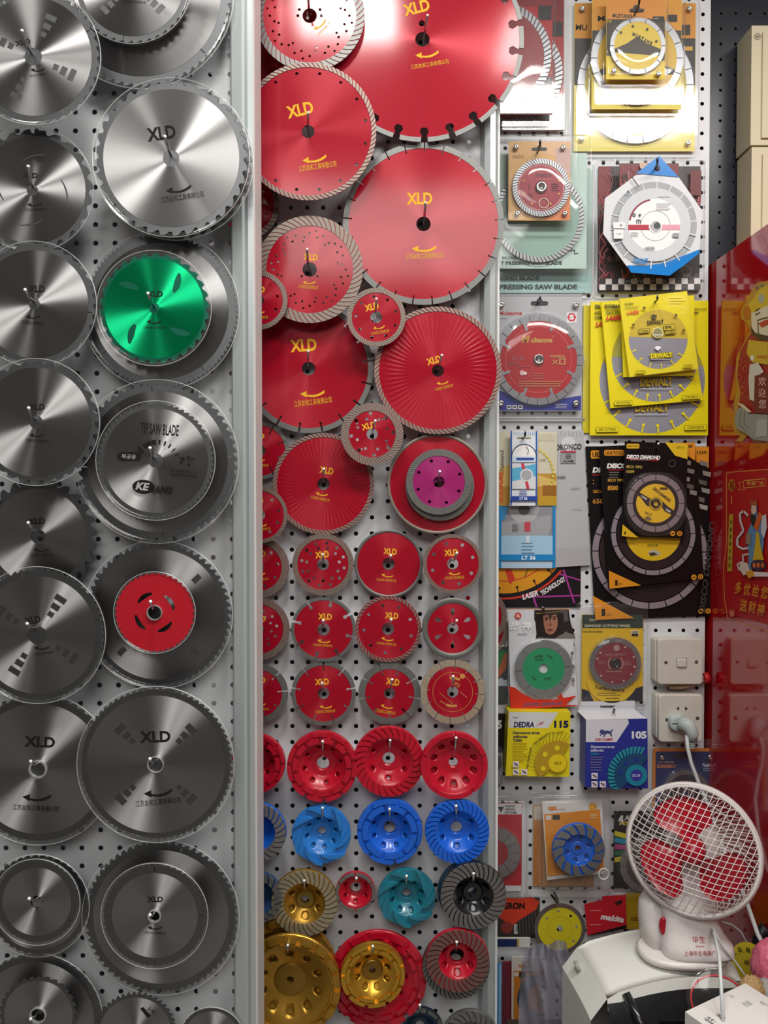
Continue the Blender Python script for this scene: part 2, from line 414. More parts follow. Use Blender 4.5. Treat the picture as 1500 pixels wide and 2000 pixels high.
def saw(cx, cy, r, off, teeth, bore, label, short, deep=.04, slots=(), slot_a=None, wins=(), curves=(), rim=.88, face=STEEL, rimm=STEEL2, guard=True,
        logo=None, arr=None, co=None, washer=0, hk=None, tilt=(0, 0), a0=0., hookhole=False, extra=None, gscale=1.03):
    off += .012; Y = PL - off; k = scl(cx, cy, Y)
    o = wroot('circular_saw_blade', label, 'saw blade', cx, cy, Y, tilt=tilt)
    b = MB(cx, cy, k); T = .0012
    holes = []
    for a in slots:
        a = R(a); holes.append(keyhole(cx, cy, r * .865, r * (.985 - deep), a, r * .012, r * .018))
    face_holes = []
    for a, rs in wins:
        a = R(a)
        for rr, w_, h_ in rs:
            face_holes.append([(cx + (rr * r + u) * cos(a) - v * sin(a), cy - ((rr * r + u) * sin(a) + v * cos(a))) for u, v in ((-h_ * r, -w_ * r), (h_ * r, -w_ * r), (h_ * r, w_ * r), (-h_ * r, w_ * r))])
    for a, r0, r1, sw, w_ in curves:
        A, B = [], []
        for i in range(9):
            t = i / 8; rr = (r0 + (r1 - r0) * t) * r; aa = R(a + sw * t); ww = w_ * r * sin(pi * (t * .8 + .1)) + .5
            q = pol(cx, cy, rr, aa); nx, ny = cos(aa + R(sw) * .5 + pi / 2), -sin(aa + R(sw) * .5 + pi / 2)
            if abs(r1 - r0) < .12: nx, ny = cos(aa), -sin(aa)
            A.append((q[0] + nx * ww, q[1] + ny * ww)); B.append((q[0] - nx * ww, q[1] - ny * ww))
        face_holes.append(A + B[::-1])
    outl = tooth_outline(cx, cy, r, teeth, r * deep, a0=a0)
    bo = circ(cx, cy, bore, 32)
    if rim < .99:
        fin = circ(cx, cy, r * rim, 96)
        b.plate([outl, fin] + [h for h in holes], 0, T, rimm, STEELE)
        b.plate([circ(cx, cy, r * rim, 96), bo] + face_holes, 0, T + .00025, face, STEELE)
    else:
        b.plate([outl, bo] + face_holes + holes, 0, T, face, STEELE)
    b.flat([outl, bo] + face_holes + (holes if rim >= .99 else []), 0, STEELE, up=False) if rim >= .99 else b.flat([fin, bo] + face_holes, 0, STEELE, up=False)
    bd = b.build('blade_body', o)
    if guard:
        g = MB(cx, cy, k); R1, R0 = r * (1 + (gscale - 1) * .7) + .5, r * .965
        g.lathe(cx, cy, [(R0, T + .0006), (R0 + 1, T + .001), (R1 - 3, T + .0011), (R1 - 2, T + .0019), (R1 - .7, T + .0019), (R1, T + .0008), (R1, -.001)], GUARD, 96)
        g.lathe(cx, cy, [(R1 - 1.2, T + .0019), (R1 - .5, T + .0024), (R1 + .3, T + .0019), (R1 + .3, T + .0012)], LIP, 96)
        g.build('clear_edge_guard', o)
    if washer:
        g = MB(cx, cy, k); g.lathe(cx, cy, [(washer, T + .0003), (washer, T + .0028), (bore + .5, T + .0028), (bore, T + .001), (bore, 0)], WASH, 40, False); g.build('bore_ring', o)
    if logo or extra:
        marks(bd, cx, cy, k, T + .0003, DARKM, logo, arr, co, extra)
    if hk: hook(hk[0], hk[1], hk[2], hk[3], PL, Y, 'chrome peg hook carrying the ' + short, 'hooks of the steel blades')
    return o

TRI = [(.37, .045, .04), (.50, .065, .045), (.64, .09, .045)]
S = saw
# upper rows ---------------------------------------------------------
S(275, -10, 178, .018, 60, 16, 'large steel saw blade showing as a wide rim, topmost of the second column', '', slots=(-42, 48, 138, 228), tilt=(1, 0))
S(259, -30, 114, .034, 40, 12, 'steel saw blade with stepped window slots hanging before the topmost large blade', 'topmost blade of the second column', wins=[(a, TRI) for a in (-138, -42, 48, 138)], slots=(-100, 10, 90, 170), hk=(259, -38, 255, -90),
  arr=(262, -4, 30, 5), co=(262, 5, 46, 6, -2), logo=(255, -60, 44, 16, 8))
S(66, 112, 129, .058, 40, 17, 'steel saw blade with four rows of stepped windows, topmost of the first column', 'topmost blade of the first column', wins=[(a, TRI) for a in (65, 155, 245, 335)], slots=(25, -62, 118, 205), hk=(62, 104, 43, 60),
  logo=(46, 85, 30, 10, 12), arr=(74, 137, 28, 5), co=(74, 147, 34, 5, 8), tilt=(.6, .5))
S(335, 310, 150, .052, 36, 16, 'large toothed steel saw blade with XLD mark beside the edge rail, below the topmost pair', 'large marked blade by the rail', slots=(54, -27, -117, 153), hk=(334, 303, 322, 267),
  logo=(316, 262, 56, 26, 8), arr=(349, 370, 50, 12), co=(356, 385, 84, 12, 8), deep=.055, rim=.885, tilt=(.3, 0))
S(345, 318, 148, .036, 40, 16, 'steel saw blade almost hidden behind the large marked blade beside the rail', '', guard=True)
S(64, 372, 118, .034, 24, 11, 'steel saw blade with four thin curved slots in the first column', 'blade with thin curved slots', slots=(3, 95, -85), curves=[(20, .5, .62, -42, .02), (110, .5, .62, -42, .02), (200, .5, .62, -42, .02), (290, .5, .62, -42, .02)], hk=(65, 366, 55, 325),
  logo=(60, 344, 30, 10, 0), arr=(68, 400, 28, 5), co=(70, 410, 42, 5, 0), deep=.07)
S(315, 608, 150, .018, 90, 14, 'large fine-toothed steel blade behind the green blade', '', slots=(36, 126, 216, 306), deep=.03)
S(302, 603, 108, .040, 30, 10, 'green lacquered saw blade with four curved slots', 'green blade', face=GREEN, rimm=mat('dark_green_rim', '#1d6b55', .45, .8), slots=(0, 90, 180, 270), deep=.06, rim=.9, hk=(301, 598, 289, 573),
  curves=[(40, .45, .78, -8 + 22, .06), (130, .45, .78, 14, .06), (220, .45, .78, 14, .06), (310, .45, .78, 14, .06)], logo=(303, 575, 32, 11, 0), arr=(301, 629, 28, 0), co=(302, 640, 44, 5, -2), gscale=1.05)
S(68, 595, 119, .048, 36, 11, 'plain steel saw blade with hooked slots, level with the green blade', 'plain blade level with the green one', hk=(66, 588, 49, 566), slots=(-8, 262, 85, 172),
  logo=(73, 565, 31, 13, -2), arr=(65, 619, 28, 3), co=(64, 631, 46, 7, -6), tilt=(0, .8))
S(72, 825, 121, .058, 30, 13, 'steel saw blade with XLD mark below the plain one in the first column', 'blade below the plain one', slots=(38, -42, 215), hk=(68, 818, 56, 797), deep=.06,
  logo=(73, 795, 31, 12, -2), arr=(73, 850, 29, 2), co=(73, 861, 46, 6, -4), tilt=(0, .5))
S(308, 902, 156, .030, 56, 20, 'large steel blade behind the blade lettered TIP SAW BLADE', '', slots=(94, 4, -86, 184), deep=.045)
def keyang(g):
    g.text('TIP SAW BLADE', 313, 839, 74, 22, DARKM, rot=-4, bold=.02)
    for i in range(7):
        a = R(118 - i * 15 - (4 if i else 0)); w_ = .10 if i == 1 else max(.02, .055 - .006 * i)
        if i == 0: w_ = .2
        g.poly([pol(308, 905, 37, a + w_), pol(308, 905, 46, a + w_), pol(308, 905, 46, a - w_), pol(308, 905, 37, a - w_)], DARKM)
    g.poly([pol(308, 905, 31, R(142)), pol(308, 905, 49, R(137)), pol(308, 905, 43, R(152))], DARKM)
    g.poly(rrect(231, 883, 276, 901, 8), DARKM); g.text('복공용', 253, 892, 28, 9, '#9a9896', rot=-4)
    g.text('7', 356, 901, 10, 15, DARKM, rot=-4, bold=.04); g.text('1', 369, 895, 3, 8, DARKM); g.text('4', 369, 908, 5, 8, DARKM); g.rect(365, 901, 373, 902, DARKM); g.text('"', 377, 897, 5, 4, DARKM)
    g.text('185 X 60 X 2.0 X 1.6', 360, 921, 50, 5, DARKM, rot=-4, bold=0); g.text('MAX 7600 R.P.M', 359, 929, 50, 5, DARKM, rot=-4, bold=0)
    g.disc(281, 950, 21, DARKM, ry=13); g.text('KE', 280, 950, 27, 15, '#b8b6b4', rot=-6, bold=.04, shear=.2); g.text('YANG', 316, 957, 44, 15, DARKM, rot=-7, bold=.04, shear=.2)
S(305, 900, 113, .052, 60, 14, 'steel saw blade lettered TIP SAW BLADE with a black oval badge', 'blade lettered TIP SAW BLADE', slots=(40, 130, -60, 217), hk=(300, 893, 293, 875), extra=keyang, deep=.035, gscale=1.04, rim=.9)
S(76, 1048, 114, .018, 26, 14, 'coarse-toothed bare steel saw blade without an edge guard', 'coarse-toothed blade', slots=(48, -135, 138), hk=(75, 1040, 55, 1021), deep=.10, guard=False, rim=.82,
  logo=(73, 1018, 32, 12, 3), arr=(81, 1074, 30, 3), co=(82, 1084, 46, 6, 2))
WW = [(.53, .04, .06)]
S(310, 1200, 142, .018, 60, 30, 'large steel saw blade with four small windows behind the red blade', '', slots=(0, 95, -80, 180), deep=.05, wins=[(a, [(.72, .04, .065)]) for a in (45 - 2, 135, 225, 315)], rim=.9, tilt=(.5, 0))
S(303, 1196, 78, .036, 40, 13, 'small flat red saw blade with four leaf shaped slots', 'small red blade', face=REDB, rimm=REDB, deep=.045, rim=.995, washer=15, hk=(303, 1190, 294, 1175), curves=[(150, .48, .48, -52, .05), (60, .48, .48, -52, .05), (240, .48, .48, -52, .05), (330, .48, .48, -52, .05)])
S(74, 1240, 131, .046, 60, 18, 'steel saw blade with four rows of stepped windows, below the coarse-toothed one', 'windowed blade below the coarse-toothed one', wins=[(a, TRI) for a in (57, 147, 237, 327)], slots=(14, 104, -72, 194), hk=(70, 1226, 53, 1218), deep=.035,
  logo=(65, 1211, 31, 14, 8), arr=(82, 1265, 30, 4), co=(85, 1276, 40, 5, 8))
S(76, 1501, 146, .026, 50, 14, 'large marked steel saw blade with a silver bore ring in the first column', 'large marked blade with a bore ring', slots=(-50, 40, 130, 230), washer=18, hk=(77, 1490, 60, 1487), logo=(79, 1448, 60, 21, -2), arr=(72, 1557, 56, 2), co=(70, 1578, 90, 11, -3), deep=.03)
S(305, 1492, 150, .050, 72, 14, 'large marked steel saw blade with stepped windows, fully seen beside the rail', 'large windowed blade by the rail', slots=(0, 90, 180, 270), wins=[(a, [(.43, .035, .035), (.53, .05, .04), (.65, .075, .045)]) for a in (45, 135, 225, 315)], washer=16, hk=(305, 1487, 293, 1482),
  logo=(304, 1438, 60, 22, 2), arr=(309, 1548, 56, 8), co=(309, 1566, 88, 12, 5), deep=.03, rim=.9)
S(75, 1767, 99, .026, 40, 12, 'steel saw blade edging out behind the smaller plain blade in the first column', '', deep=.04)
S(73, 1760, 82, .046, 44, 12, 'smaller plain steel saw blade without lettering in the first column', 'smaller plain blade', deep=.04, hk=(77, 1752, 57, 1755), slots=(-30,), rim=.82, gscale=1.05)
S(315, 1790, 150, .024, 64, 14, 'large dark steel blade behind the small marked blade near the bottom', '', slots=(73, -15, 163, 250), deep=.045)
S(303, 1787, 102, .046, 50, 10, 'small marked steel saw blade with a bore ring near the bottom', 'small marked blade near the bottom', slots=(0, 90, 180, 270), washer=13, hk=(303, 1780, 293, 1787), logo=(304, 1755, 31, 11, 1), arr=(303, 1811, 28, 2), co=(303, 1821, 43, 5, -3), deep=.04, rim=.82)
S(70, 1990, 130, .022, 50, 14, 'large steel saw blade at the bottom of the first column behind a smaller one', '', slots=(105, 22), deep=.03)
S(76, 1980, 76, .040, 30, 13, 'small steel saw blade with a bore ring at the bottom of the first column', 'small blade at the bottom', washer=16, hk=(75, 1975, 60, 1990), deep=.06, guard=False)
def jc(g): g.text('J-C', 297, 1972, 18, 8, DARKM, rot=-40); g.poly([(275, 1968), (281, 1964), (296, 1982), (290, 1986)], DARKM)
S(266, 2016, 80, .030, 44, 12, 'partly seen steel saw blade between the bottom pair', '', extra=jc, deep=.07, guard=False)
S(414, 2028, 63, .016, 36, 10, 'small steel saw blade edging in at the bottom beside the rail', '', deep=.03)

# ------------------------------------------------------------------ diamond discs on the centre panel
def disc_root(cx, cy, off, label, tilt=(0, 0), name='diamond_cutting_disc', cat='cutting disc', base=None, group=None):
    Y = (base or PC) - off
    return wroot(name, label, cat, cx, cy, Y, tilt=tilt, group=group), Y, scl(cx, cy, Y)
def chook(hk, off, short, base=None):
    if hk: hook(hk[0], hk[1], hk[2], hk[3], base or PC, (base or PC) - off, 'steel peg hook carrying the ' + short, 'hooks of the red discs')

def mark(o, cx, cy, k, z, logo, arr, co, m=None):
    marks(o, cx, cy, k, z, m or YEL, logo, arr, co)

def dd(cx, cy, r, off, kind, label, short, rw=10, n=60, bore=11, face=None, dots=(), logo=None, arr=None, co=None, hk=None, slant=.5, nslots=12, sa0=0., slotd=.12, tilt=(0, 0), rimm=None, swirl=0, drops=0, extra=None, base=None, slotw=2., z1=.0014, gap=.22, rough_seg=None):
    face = face or REDL; rimm = rimm or DIAM
    o, Y, k = disc_root(cx, cy, off, label, tilt, base=base)
    rc = r - rw; bo = circ(cx, cy, bore, 32); b = MB(cx, cy, k)
    holes = [circ(cx + dr * cos(R(a)), cy - dr * sin(R(a)), rr, 10) for dr, a, rr in dots]
    for i in range(drops):
        a = 2 * pi * i / drops + pi / 2; c0 = .62 * rc
        holes.append([(cx + (c0 + u) * cos(a) - v * sin(a), cy - ((c0 + u) * sin(a) + v * cos(a))) for u, v in ((-.14 * rc, 0), (0, .06 * rc), (.1 * rc, .085 * rc), (.17 * rc, .05 * rc), (.19 * rc, 0), (.17 * rc, -.05 * rc), (.1 * rc, -.085 * rc), (0, -.06 * rc))])
    if kind == 'seg':
        loop = []
        bw = slotw * 1.0
        for i in range(nslots):
            a = sa0 + 2 * pi * i / nslots; da = slotw / 2 / rc; ri = rc - slotd * r; db = bw / ri
            loop += [pol(cx, cy, rc, a - da), pol(cx, cy, ri + bw, a - slotw / 2 / ri), pol(cx, cy, ri, a - db), pol(cx, cy, ri - bw * .8, a - db * .6), pol(cx, cy, ri - bw * .8, a + db * .6), pol(cx, cy, ri, a + db), pol(cx, cy, ri + bw, a + slotw / 2 / ri), pol(cx, cy, rc, a + da)]
            m_ = max(3, int(120 / nslots))
            for j in range(1, m_): loop.append(pol(cx, cy, rc, a + 2 * pi / nslots * j / m_))
        b.plate([loop, bo] + holes, 0, z1, face, STEELE)
        bd = b.build('disc_core', o)
        me = None
        for i in range(nslots):
            if me is None:
                g = MB(0, 0, k); g.z = 0; a0 = sa0 + slotw * .75 / r; a1 = sa0 + 2 * pi / nslots - slotw * .75 / r; m_ = 8
                pts = [pol(0, 0, r, a0 + (a1 - a0) * j / m_) for j in range(m_ + 1)] + [pol(0, 0, rc, a1 + (a0 - a1) * j / m_) for j in range(m_ + 1)]
                g.plate([pts], -.0004, z1 + .0005, rimm, rimm, back=True); me = g.mesh('rim_segment')
            s_ = bpy.data.objects.new('rim_segment', me); COL.objects.link(s_); s_.parent = o; s_.rotation_euler = (0, 0, 2 * pi * i / nslots)
    else:
        if swirl:
            # embossed ripples between .5 rc and .95 rc
            b.plate([circ(cx, cy, rc * .5, 80), bo], 0, z1, face, STEELE)
            NR, NA = 10, swirl * 8; rings = []
            for i in range(NR + 1):
                rr = rc * (.5 + .5 * i / NR); env = sin(pi * min(1, i / NR * 1.02)) ** .6 if 0 < i < NR else 0
                rings.append([b.P(*pol(cx, cy, rr, 2 * pi * j / NA), z1 + .00010 * env * sin(swirl * (2 * pi * j / NA) + 3.2 * i / NR)) for j in range(NA)])
            for A, B in zip(rings, rings[1:]):
                for j in range(NA):
                    l = (j + 1) % NA; b.face((A[j], A[l], B[l], B[j]), face, True)
            b.wall(circ(cx, cy, rc, 96), 0, z1, STEELE)
        else:
            b.plate([circ(cx, cy, rc, 96), bo] + holes, 0, z1, face, STEELE)
        bd = b.build('disc_core', o)
        g = MB(cx, cy, k)
        if kind == 'turbo':
            gm = GROOVE if face is not PURP else DIAM
            g.lathe(cx, cy, [(rc, z1 - .0002), (rc, z1 + .0002), (r - .6, z1 + .0002), (r - .6, 0)], gm, 96, False)
            for i in range(n):
                a = 2 * pi * i / n; p = 2 * pi / n * (1 - gap)
                pts = [pol(cx, cy, rc - .3, a), pol(cx, cy, (rc + r) / 2, a + slant * rw / r / 2), pol(cx, cy, r, a + slant * rw / r), pol(cx, cy, r, a + slant * rw / r + p), pol(cx, cy, (rc + r) / 2, a + slant * rw / r / 2 + p), pol(cx, cy, rc - .3, a + p)]
                g.plate([pts], 0, z1 + .0009, rimm, rimm)
            g.build('turbo_rim', o)
        else:
            g.lathe(cx, cy, [(rc, z1 - .0002), (rc + .8, z1 + .0006), (r - 1, z1 + .0006), (r, z1), (r, 0)], rimm, 96)
            g.build('continuous_rim', o)
    if logo: mark(bd, cx, cy, k, z1 + .0001, logo, arr, co)
    if extra:
        marks(bd, cx, cy, k, z1 + .0001, YEL, extra=extra)
    chook(hk, off, short, base)
    return o
GROOVE = mat('groove_red_dark', '#9c2230', .5)
def ringdots(r, n, rr, a0=0.): return [(r, a0 + 360 * i / n, rr) for i in range(n)]
def spiraldots(r):
    d = []
    for i in range(16):
        a = i * 22.5
        d += [(r * .80, a, r * .026), (r * .72, a + 9, r * .026), (r * .86 if i % 2 else r * .64, a + 13, r * .024)]
    return d + [(r * .22 + 2, 0 + a, r * .03) for a in (30, 150)]
D = dd
D(560, 88, 100, .012, 'cont', 'plain red disc almost hidden behind the topmost dotted one and its neighbours', '', rw=8)
D(825, 78, 198, .040, 'seg', 'largest red disc with wide open slots, marked in yellow, at the top beside the packs', 'largest red disc', rw=9, nslots=22, sa0=R(-7), slotd=.058, slotw=9, bore=14, logo=(813, 17, 52, 23, 14), arr=(834, 107, 46, 10), co=(839, 126, 74, 9, 9), hk=(828, 70, 835, 30), dots=[(31, 92, 6)], rimm=DIAMG)
D(605, 32, 107, .052, 'turbo', 'red turbo disc drilled with many small holes, topmost on the centre panel', 'topmost drilled disc', rw=16, n=56, bore=14, dots=spiraldots(97) + [(23, 0, 3), (23, 180, 3)], arr=(625, 50, 30, 40), logo=(600, -15, 40, 16, 5), co=(632, 58, 34, 4, 45), hk=(604, 25, 602, -10), rimm=DIAMG, slant=.9, z1=.0016)
D(602, 258, 133, .064, 'turbo', 'large red disc with a thin turbo rim, left of the largest disc'.replace('left of', 'overlapping'), 'large disc with a thin turbo rim', rw=9, n=86, bore=12.5, dots=ringdots(114, 16, 3.2, 11), logo=(586, 216, 52, 24, 13), arr=(614, 311, 48, 12), co=(620, 325, 74, 12, 8), hk=(602, 250, 602, 220), slant=1.1, gap=.3)
D(827, 438, 157, .032, 'seg', 'large red slotted disc with a scratched face, beneath the largest one', 'large slotted disc beneath the largest', rw=11, nslots=25, sa0=R(3), slotd=.03, slotw=1.8, bore=14, logo=(819, 389, 50, 23, 1), arr=(828, 486, 48, 4), co=(829, 500, 74, 11, 3), hk=(828, 430, 831, 396), rimm=DIAMG)
D(480, 402, 66, .014, 'turbo', 'red turbo disc half hidden by the rail under the large thin-rimmed disc', '', rw=10, n=44, dots=ringdots(44, 12, 2.6, 8), logo=(480, 380, 30, 12, 0))
D(603, 720, 126, .022, 'seg', 'large red slotted disc marked in yellow, below the drilled turbo disc', 'large slotted disc at mid height', rw=10, nslots=17, sa0=R(7), slotd=.06, slotw=2.6, bore=13, logo=(593, 675, 51, 24, 4), arr=(610, 769, 48, 6), co=(611, 785, 74, 12, 7), hk=(602, 714, 602, 686), rimm=DIAMG)
D(605, 527, 104, .046, 'turbo', 'red turbo disc with a coarse rim and many drilled holes, above mid height', 'drilled turbo disc', rw=19, n=54, bore=14, dots=spiraldots(88) + [(20, 40, 3), (20, 140, 3), (20, 320, 2.5), (20, 220, 2.5)], logo=(607, 503, 28, 12, -4), arr=(604, 552, 25, 4), co=(602, 561, 38, 7, -5), hk=(602, 518, 600, 487), slant=1.0, gap=.2)
D(505, 587, 57, .058, 'turbo', 'small red turbo disc cut off by the rail, over the drilled turbo disc', 'small turbo disc at the rail', rw=9, n=64, dots=ringdots(38, 9, 3, 12), logo=(500, 566, 36, 12, 0), arr=(505, 610, 24, 2), co=(506, 620, 34, 6, 0), hk=(505, 580, 503, 553), slant=.9)
D(735, 620, 57, .056, 'turbo', 'small red turbo disc with eight holes where four large discs meet', 'small disc where four large ones meet', rw=9, n=64, bore=11.5, dots=ringdots(40, 9, 3, 17), logo=(726, 600, 27, 13, 14), arr=(740, 640, 23, 12), co=(742, 649, 36, 6, 10), hk=(733, 614, 735, 584), slant=.9)
D(855, 724, 124, .040, 'turbo', 'large red disc with a rippled face and turbo rim beside the rail', 'large rippled disc by the rail', rw=9, n=84, bore=12, swirl=64, logo=(847, 704, 28, 13, 16), arr=(864, 748, 23, 10), co=(867, 757, 36, 6, 14), hk=(855, 718, 863, 694), slant=1.1, gap=.3)
D(727, 848, 61, .052, 'turbo', 'small red disc with a broad striped rim and drilled holes', 'small disc with a broad striped rim', rw=15, n=62, bore=11, dots=ringdots(31, 8, 3, 20) + ringdots(41, 8, 3.6, 5) + [(36, a, 2.2) for a in (55, 145, 235, 325)], logo=(720, 832, 28, 12, 14), hk=(727, 842, 733, 822), slant=.7)
D(508, 880, 56, .014, 'seg', 'small red slotted disc cut off by the rail, beside the large rippled disc', 'small slotted disc at the rail', rw=7, nslots=9, sa0=R(20), slotd=.2, slotw=2, logo=(500, 852, 34, 11, 0), arr=(505, 899, 24, 2), co=(507, 909, 34, 5, 0), hk=(505, 874, 503, 850), rimm=DIAMG)
D(632, 945, 99, .022, 'turbo', 'medium red disc with a rippled face, lower of the two rippled ones', 'lower rippled disc', rw=8, n=72, bore=12, swirl=60, logo=(638, 919, 27, 13, -10), arr=(628, 965, 24, -8), co=(625, 974, 37, 6, -12), hk=(632, 938, 632, 916), slant=1.1, gap=.3)
def r13(g): g.text('江苏友和', 836, 1012, 18, 4, YEL, rot=4); g.text('▲', 898, 1002, 5, 7, YEL)
D(854, 945, 98, .032, 'cont', 'red disc with a smooth rim behind the magenta disc', '', rw=6, extra=r13)
D(859, 950, 67, .040, 'turbo', 'grey rimmed turbo disc edging out behind the magenta disc', '', rw=13, n=80, rimm=DIAMG, face=PURP)
D(857, 941, 64, .048, 'turbo', 'magenta turbo disc with eight holes', 'magenta disc', rw=13, n=80, bore=11, face=PURP, rimm=DIAMG, dots=ringdots(43, 8, 3.4, 20), hk=(856, 935, 859, 921))
D(507, 1006, 55, .040, 'turbo', 'small red turbo disc cut off by the rail, beside the lower rippled disc', 'small turbo disc beside the lower rippled one', rw=7, n=58, dots=ringdots(38, 10, 3, 14), logo=(498, 979, 34, 11, 4), arr=(508, 1026, 26, 4), co=(510, 1034, 36, 5, 8), hk=(506, 1000, 503, 976), slant=.9)
# three rows of small discs
D(505, 1108, 60, .022, 'turbo', 'red turbo disc cut off by the rail, first of the upper small row', 'first disc of the upper row', rw=14, n=66, dots=ringdots(38, 9, 3, 9), logo=(502, 1081, 34, 12, 0), arr=(505, 1121, 26, 4), co=(506, 1131, 36, 5, 2), hk=(507, 1101, 505, 1083), slant=.8)
D(631, 1102, 60, .026, 'turbo', 'red turbo disc with two rings of holes, second of the upper row', 'second disc of the upper row', rw=10, n=76, bore=11.5, dots=ringdots(32, 11, 3, 8) + ringdots(42, 12, 3.2, 20), logo=(629, 1083, 27, 13, 6), hk=(632, 1095, 630, 1083), slant=.8)
D(759, 1101, 67, .020, 'cont', 'red disc with a smooth unbroken rim in the upper row', 'smooth-rimmed disc of the upper row', rw=6, bore=12, logo=(762, 1077, 26, 12, -5), arr=(756, 1124, 23, -8), co=(754, 1133, 38, 5, -4), hk=(759, 1095, 763, 1085), rimm=DIAMG)
D(884, 1101, 58, .034, 'turbo', 'red turbo disc with nine holes at the end of the upper row by the rail', 'last disc of the upper row', rw=7, n=76, bore=11, dots=ringdots(41, 8, 3.5, 18), logo=(881, 1079, 27, 12, 4), arr=(887, 1120, 23, 2), co=(887, 1128, 38, 6, 3), hk=(885, 1095, 892, 1080), slant=.8)
D(505, 1228, 61, .022, 'turbo', 'red turbo disc cut off by the rail, first of the middle row of small discs', 'first disc of the middle row', rw=12, n=66, dots=ringdots(36, 11, 3, 9) + ringdots(26, 10, 2.6, 25), logo=(502, 1208, 34, 12, 0), hk=(507, 1222, 505, 1205), slant=.8)
D(632, 1229, 63, .026, 'seg', 'red slotted disc in the middle row of small discs', 'slotted disc of the middle row', rw=6, nslots=8, sa0=R(30), slotd=.14, slotw=4, bore=12, logo=(635, 1204, 27, 12, -2), arr=(632, 1252, 25, -6), co=(630, 1260, 38, 5, -4), hk=(632, 1223, 631, 1212), rimm=DIAMG)
D(758, 1228, 65, .024, 'turbo', 'red disc with a coarse notched rim in the middle row', 'coarse-rimmed disc of the middle row', rw=7, n=46, bore=12, dots=ringdots(47, 9, 3.2, 23), logo=(765, 1202, 26, 12, -5), arr=(756, 1248, 24, -10), co=(754, 1257, 38, 5, -6), hk=(759, 1222, 764, 1210), slant=1.1, gap=.45)
D(884, 1227, 60, .032, 'cont', 'red disc with six drop shaped holes and a broad pale rim', 'disc with drop shaped holes', rw=11, bore=11, drops=6, hk=(883, 1220, 892, 1212), rimm=DIAMG)
D(505, 1354, 58, .022, 'seg', 'red slotted disc cut off by the rail, first of the lowest row of small discs', 'first disc of the lowest row', rw=12, nslots=9, sa0=R(5), slotd=.12, slotw=2, logo=(502, 1328, 34, 12, 0), arr=(506, 1376, 26, 4), co=(507, 1385, 36, 5, 2), hk=(507, 1349, 505, 1333), rimm=DIAMG)
D(632, 1354, 63, .024, 'seg', 'red slotted disc with a grey rim and nine slots in the lowest row', 'nine-slot disc of the lowest row', rw=8, nslots=9, sa0=R(10), slotd=.12, slotw=2.4, bore=11.5, logo=(629, 1331, 27, 12, 3), arr=(636, 1380, 24, 0), co=(635, 1389, 39, 6, 4), hk=(632, 1346, 629, 1334), rimm=DIAMG)
D(761, 1354, 61, .022, 'seg', 'red slotted disc with a wide grey rim and narrow red centre in the lowest row', 'wide-rimmed disc of the lowest row', rw=13, nslots=9, sa0=R(-10), slotd=.13, slotw=2.4, bore=11, logo=(767, 1331, 26, 13, -9), arr=(755, 1380, 24, -14), co=(753, 1390, 38, 7, -9), hk=(761, 1346, 766, 1327), rimm=DIAMG)
def goldprint(g):
    y = '#c98b4a'; g.ring(884, 1351, 38.4, 39.2, y); g.disc(903, 1320, 5, y)
    for a0, rr in ((60, 27), (245, 27)):
        pts = [pol(884, 1351, rr + 3, R(a0 + i * 6)) for i in range(8)] + [pol(884, 1351, rr - 2, R(a0 + i * 6)) for i in range(7, -1, -1)]; g.poly(pts, y)
    g.text('★★★★', 869, 1374, 22, 5, y, rot=-32); g.text('和王', 893, 1337, 12, 8, y, rot=-30); g.line([(858, 1352), (884, 1374)], 1, y); g.line([(898, 1350), (912, 1362)], 1, y)
D(884, 1351, 63, .032, 'seg', 'red disc with gold printing and a broad worn sandy rim, in the lowest row', 'gold-printed disc', rw=13, nslots=12, sa0=R(-5), slotd=.06, slotw=1.4, bore=11, extra=goldprint, hk=(884, 1345, 885, 1321), rimm=mat('worn_sandy_rim', '#a2937f', .55, .3, noise=.3, nscale=200))
D(935, 1203, 55, .016, 'turbo', 'dark red turbo disc peeping out past the rail above the green one', '', rw=10, n=64, base=PR)
D(938, 1230, 55, .006, 'turbo', 'second dark red turbo disc peeping out behind the rail', '', rw=10, n=64, base=PR)

# ------------------------------------------------------------------ cup wheels
def cellbowl(b, cx, cy, prof, m, nh, hole_r, hr_frac, a0=0., hz=None):
    """bowl between radii r0<r1, z(r)=prof, nh sectors each with an oval hole"""
    r0, r1, zf = prof; n = 24
    for s_ in range(nh):
        ac = a0 + 2 * pi * s_ / nh; da = pi / nh; rc = hr_frac
        rows = []
        for lev in range(4):
            row = []
            for k in range(n):
                t = 2 * pi * k / n + pi / 4; c, s2 = cos(t), sin(t); q = max(abs(c), abs(s2))
                ua, ur = c / q, s2 / q
                ao, ro = ac + ua * da, (rc + ur * (r1 - rc)) if ur > 0 else (rc + ur * (rc - r0))
                ai, ri = ac + c * hole_r / rc, rc + s2 * hole_r
                f = lev / 3; a = ao + (ai - ao) * f; rr = ro + (ri - ro) * f
                row.append(b.P(*pol(cx, cy, rr, a), zf(rr)))
            rows.append(row)
        for A, B in zip(rows, rows[1:]):
            for k in range(n):
                l = (k + 1) % n; b.face((A[k], A[l], B[l], B[k]), m, True)
        low = [b.P(b.v[i][0] / b.k + cx, cy - b.v[i][1] / b.k, b.v[i][2] - .002) for i in rows[-1]]
        for k in range(n):
            l = (k + 1) % n; b.face((rows[-1][k], rows[-1][l], low[l], low[k]), m)
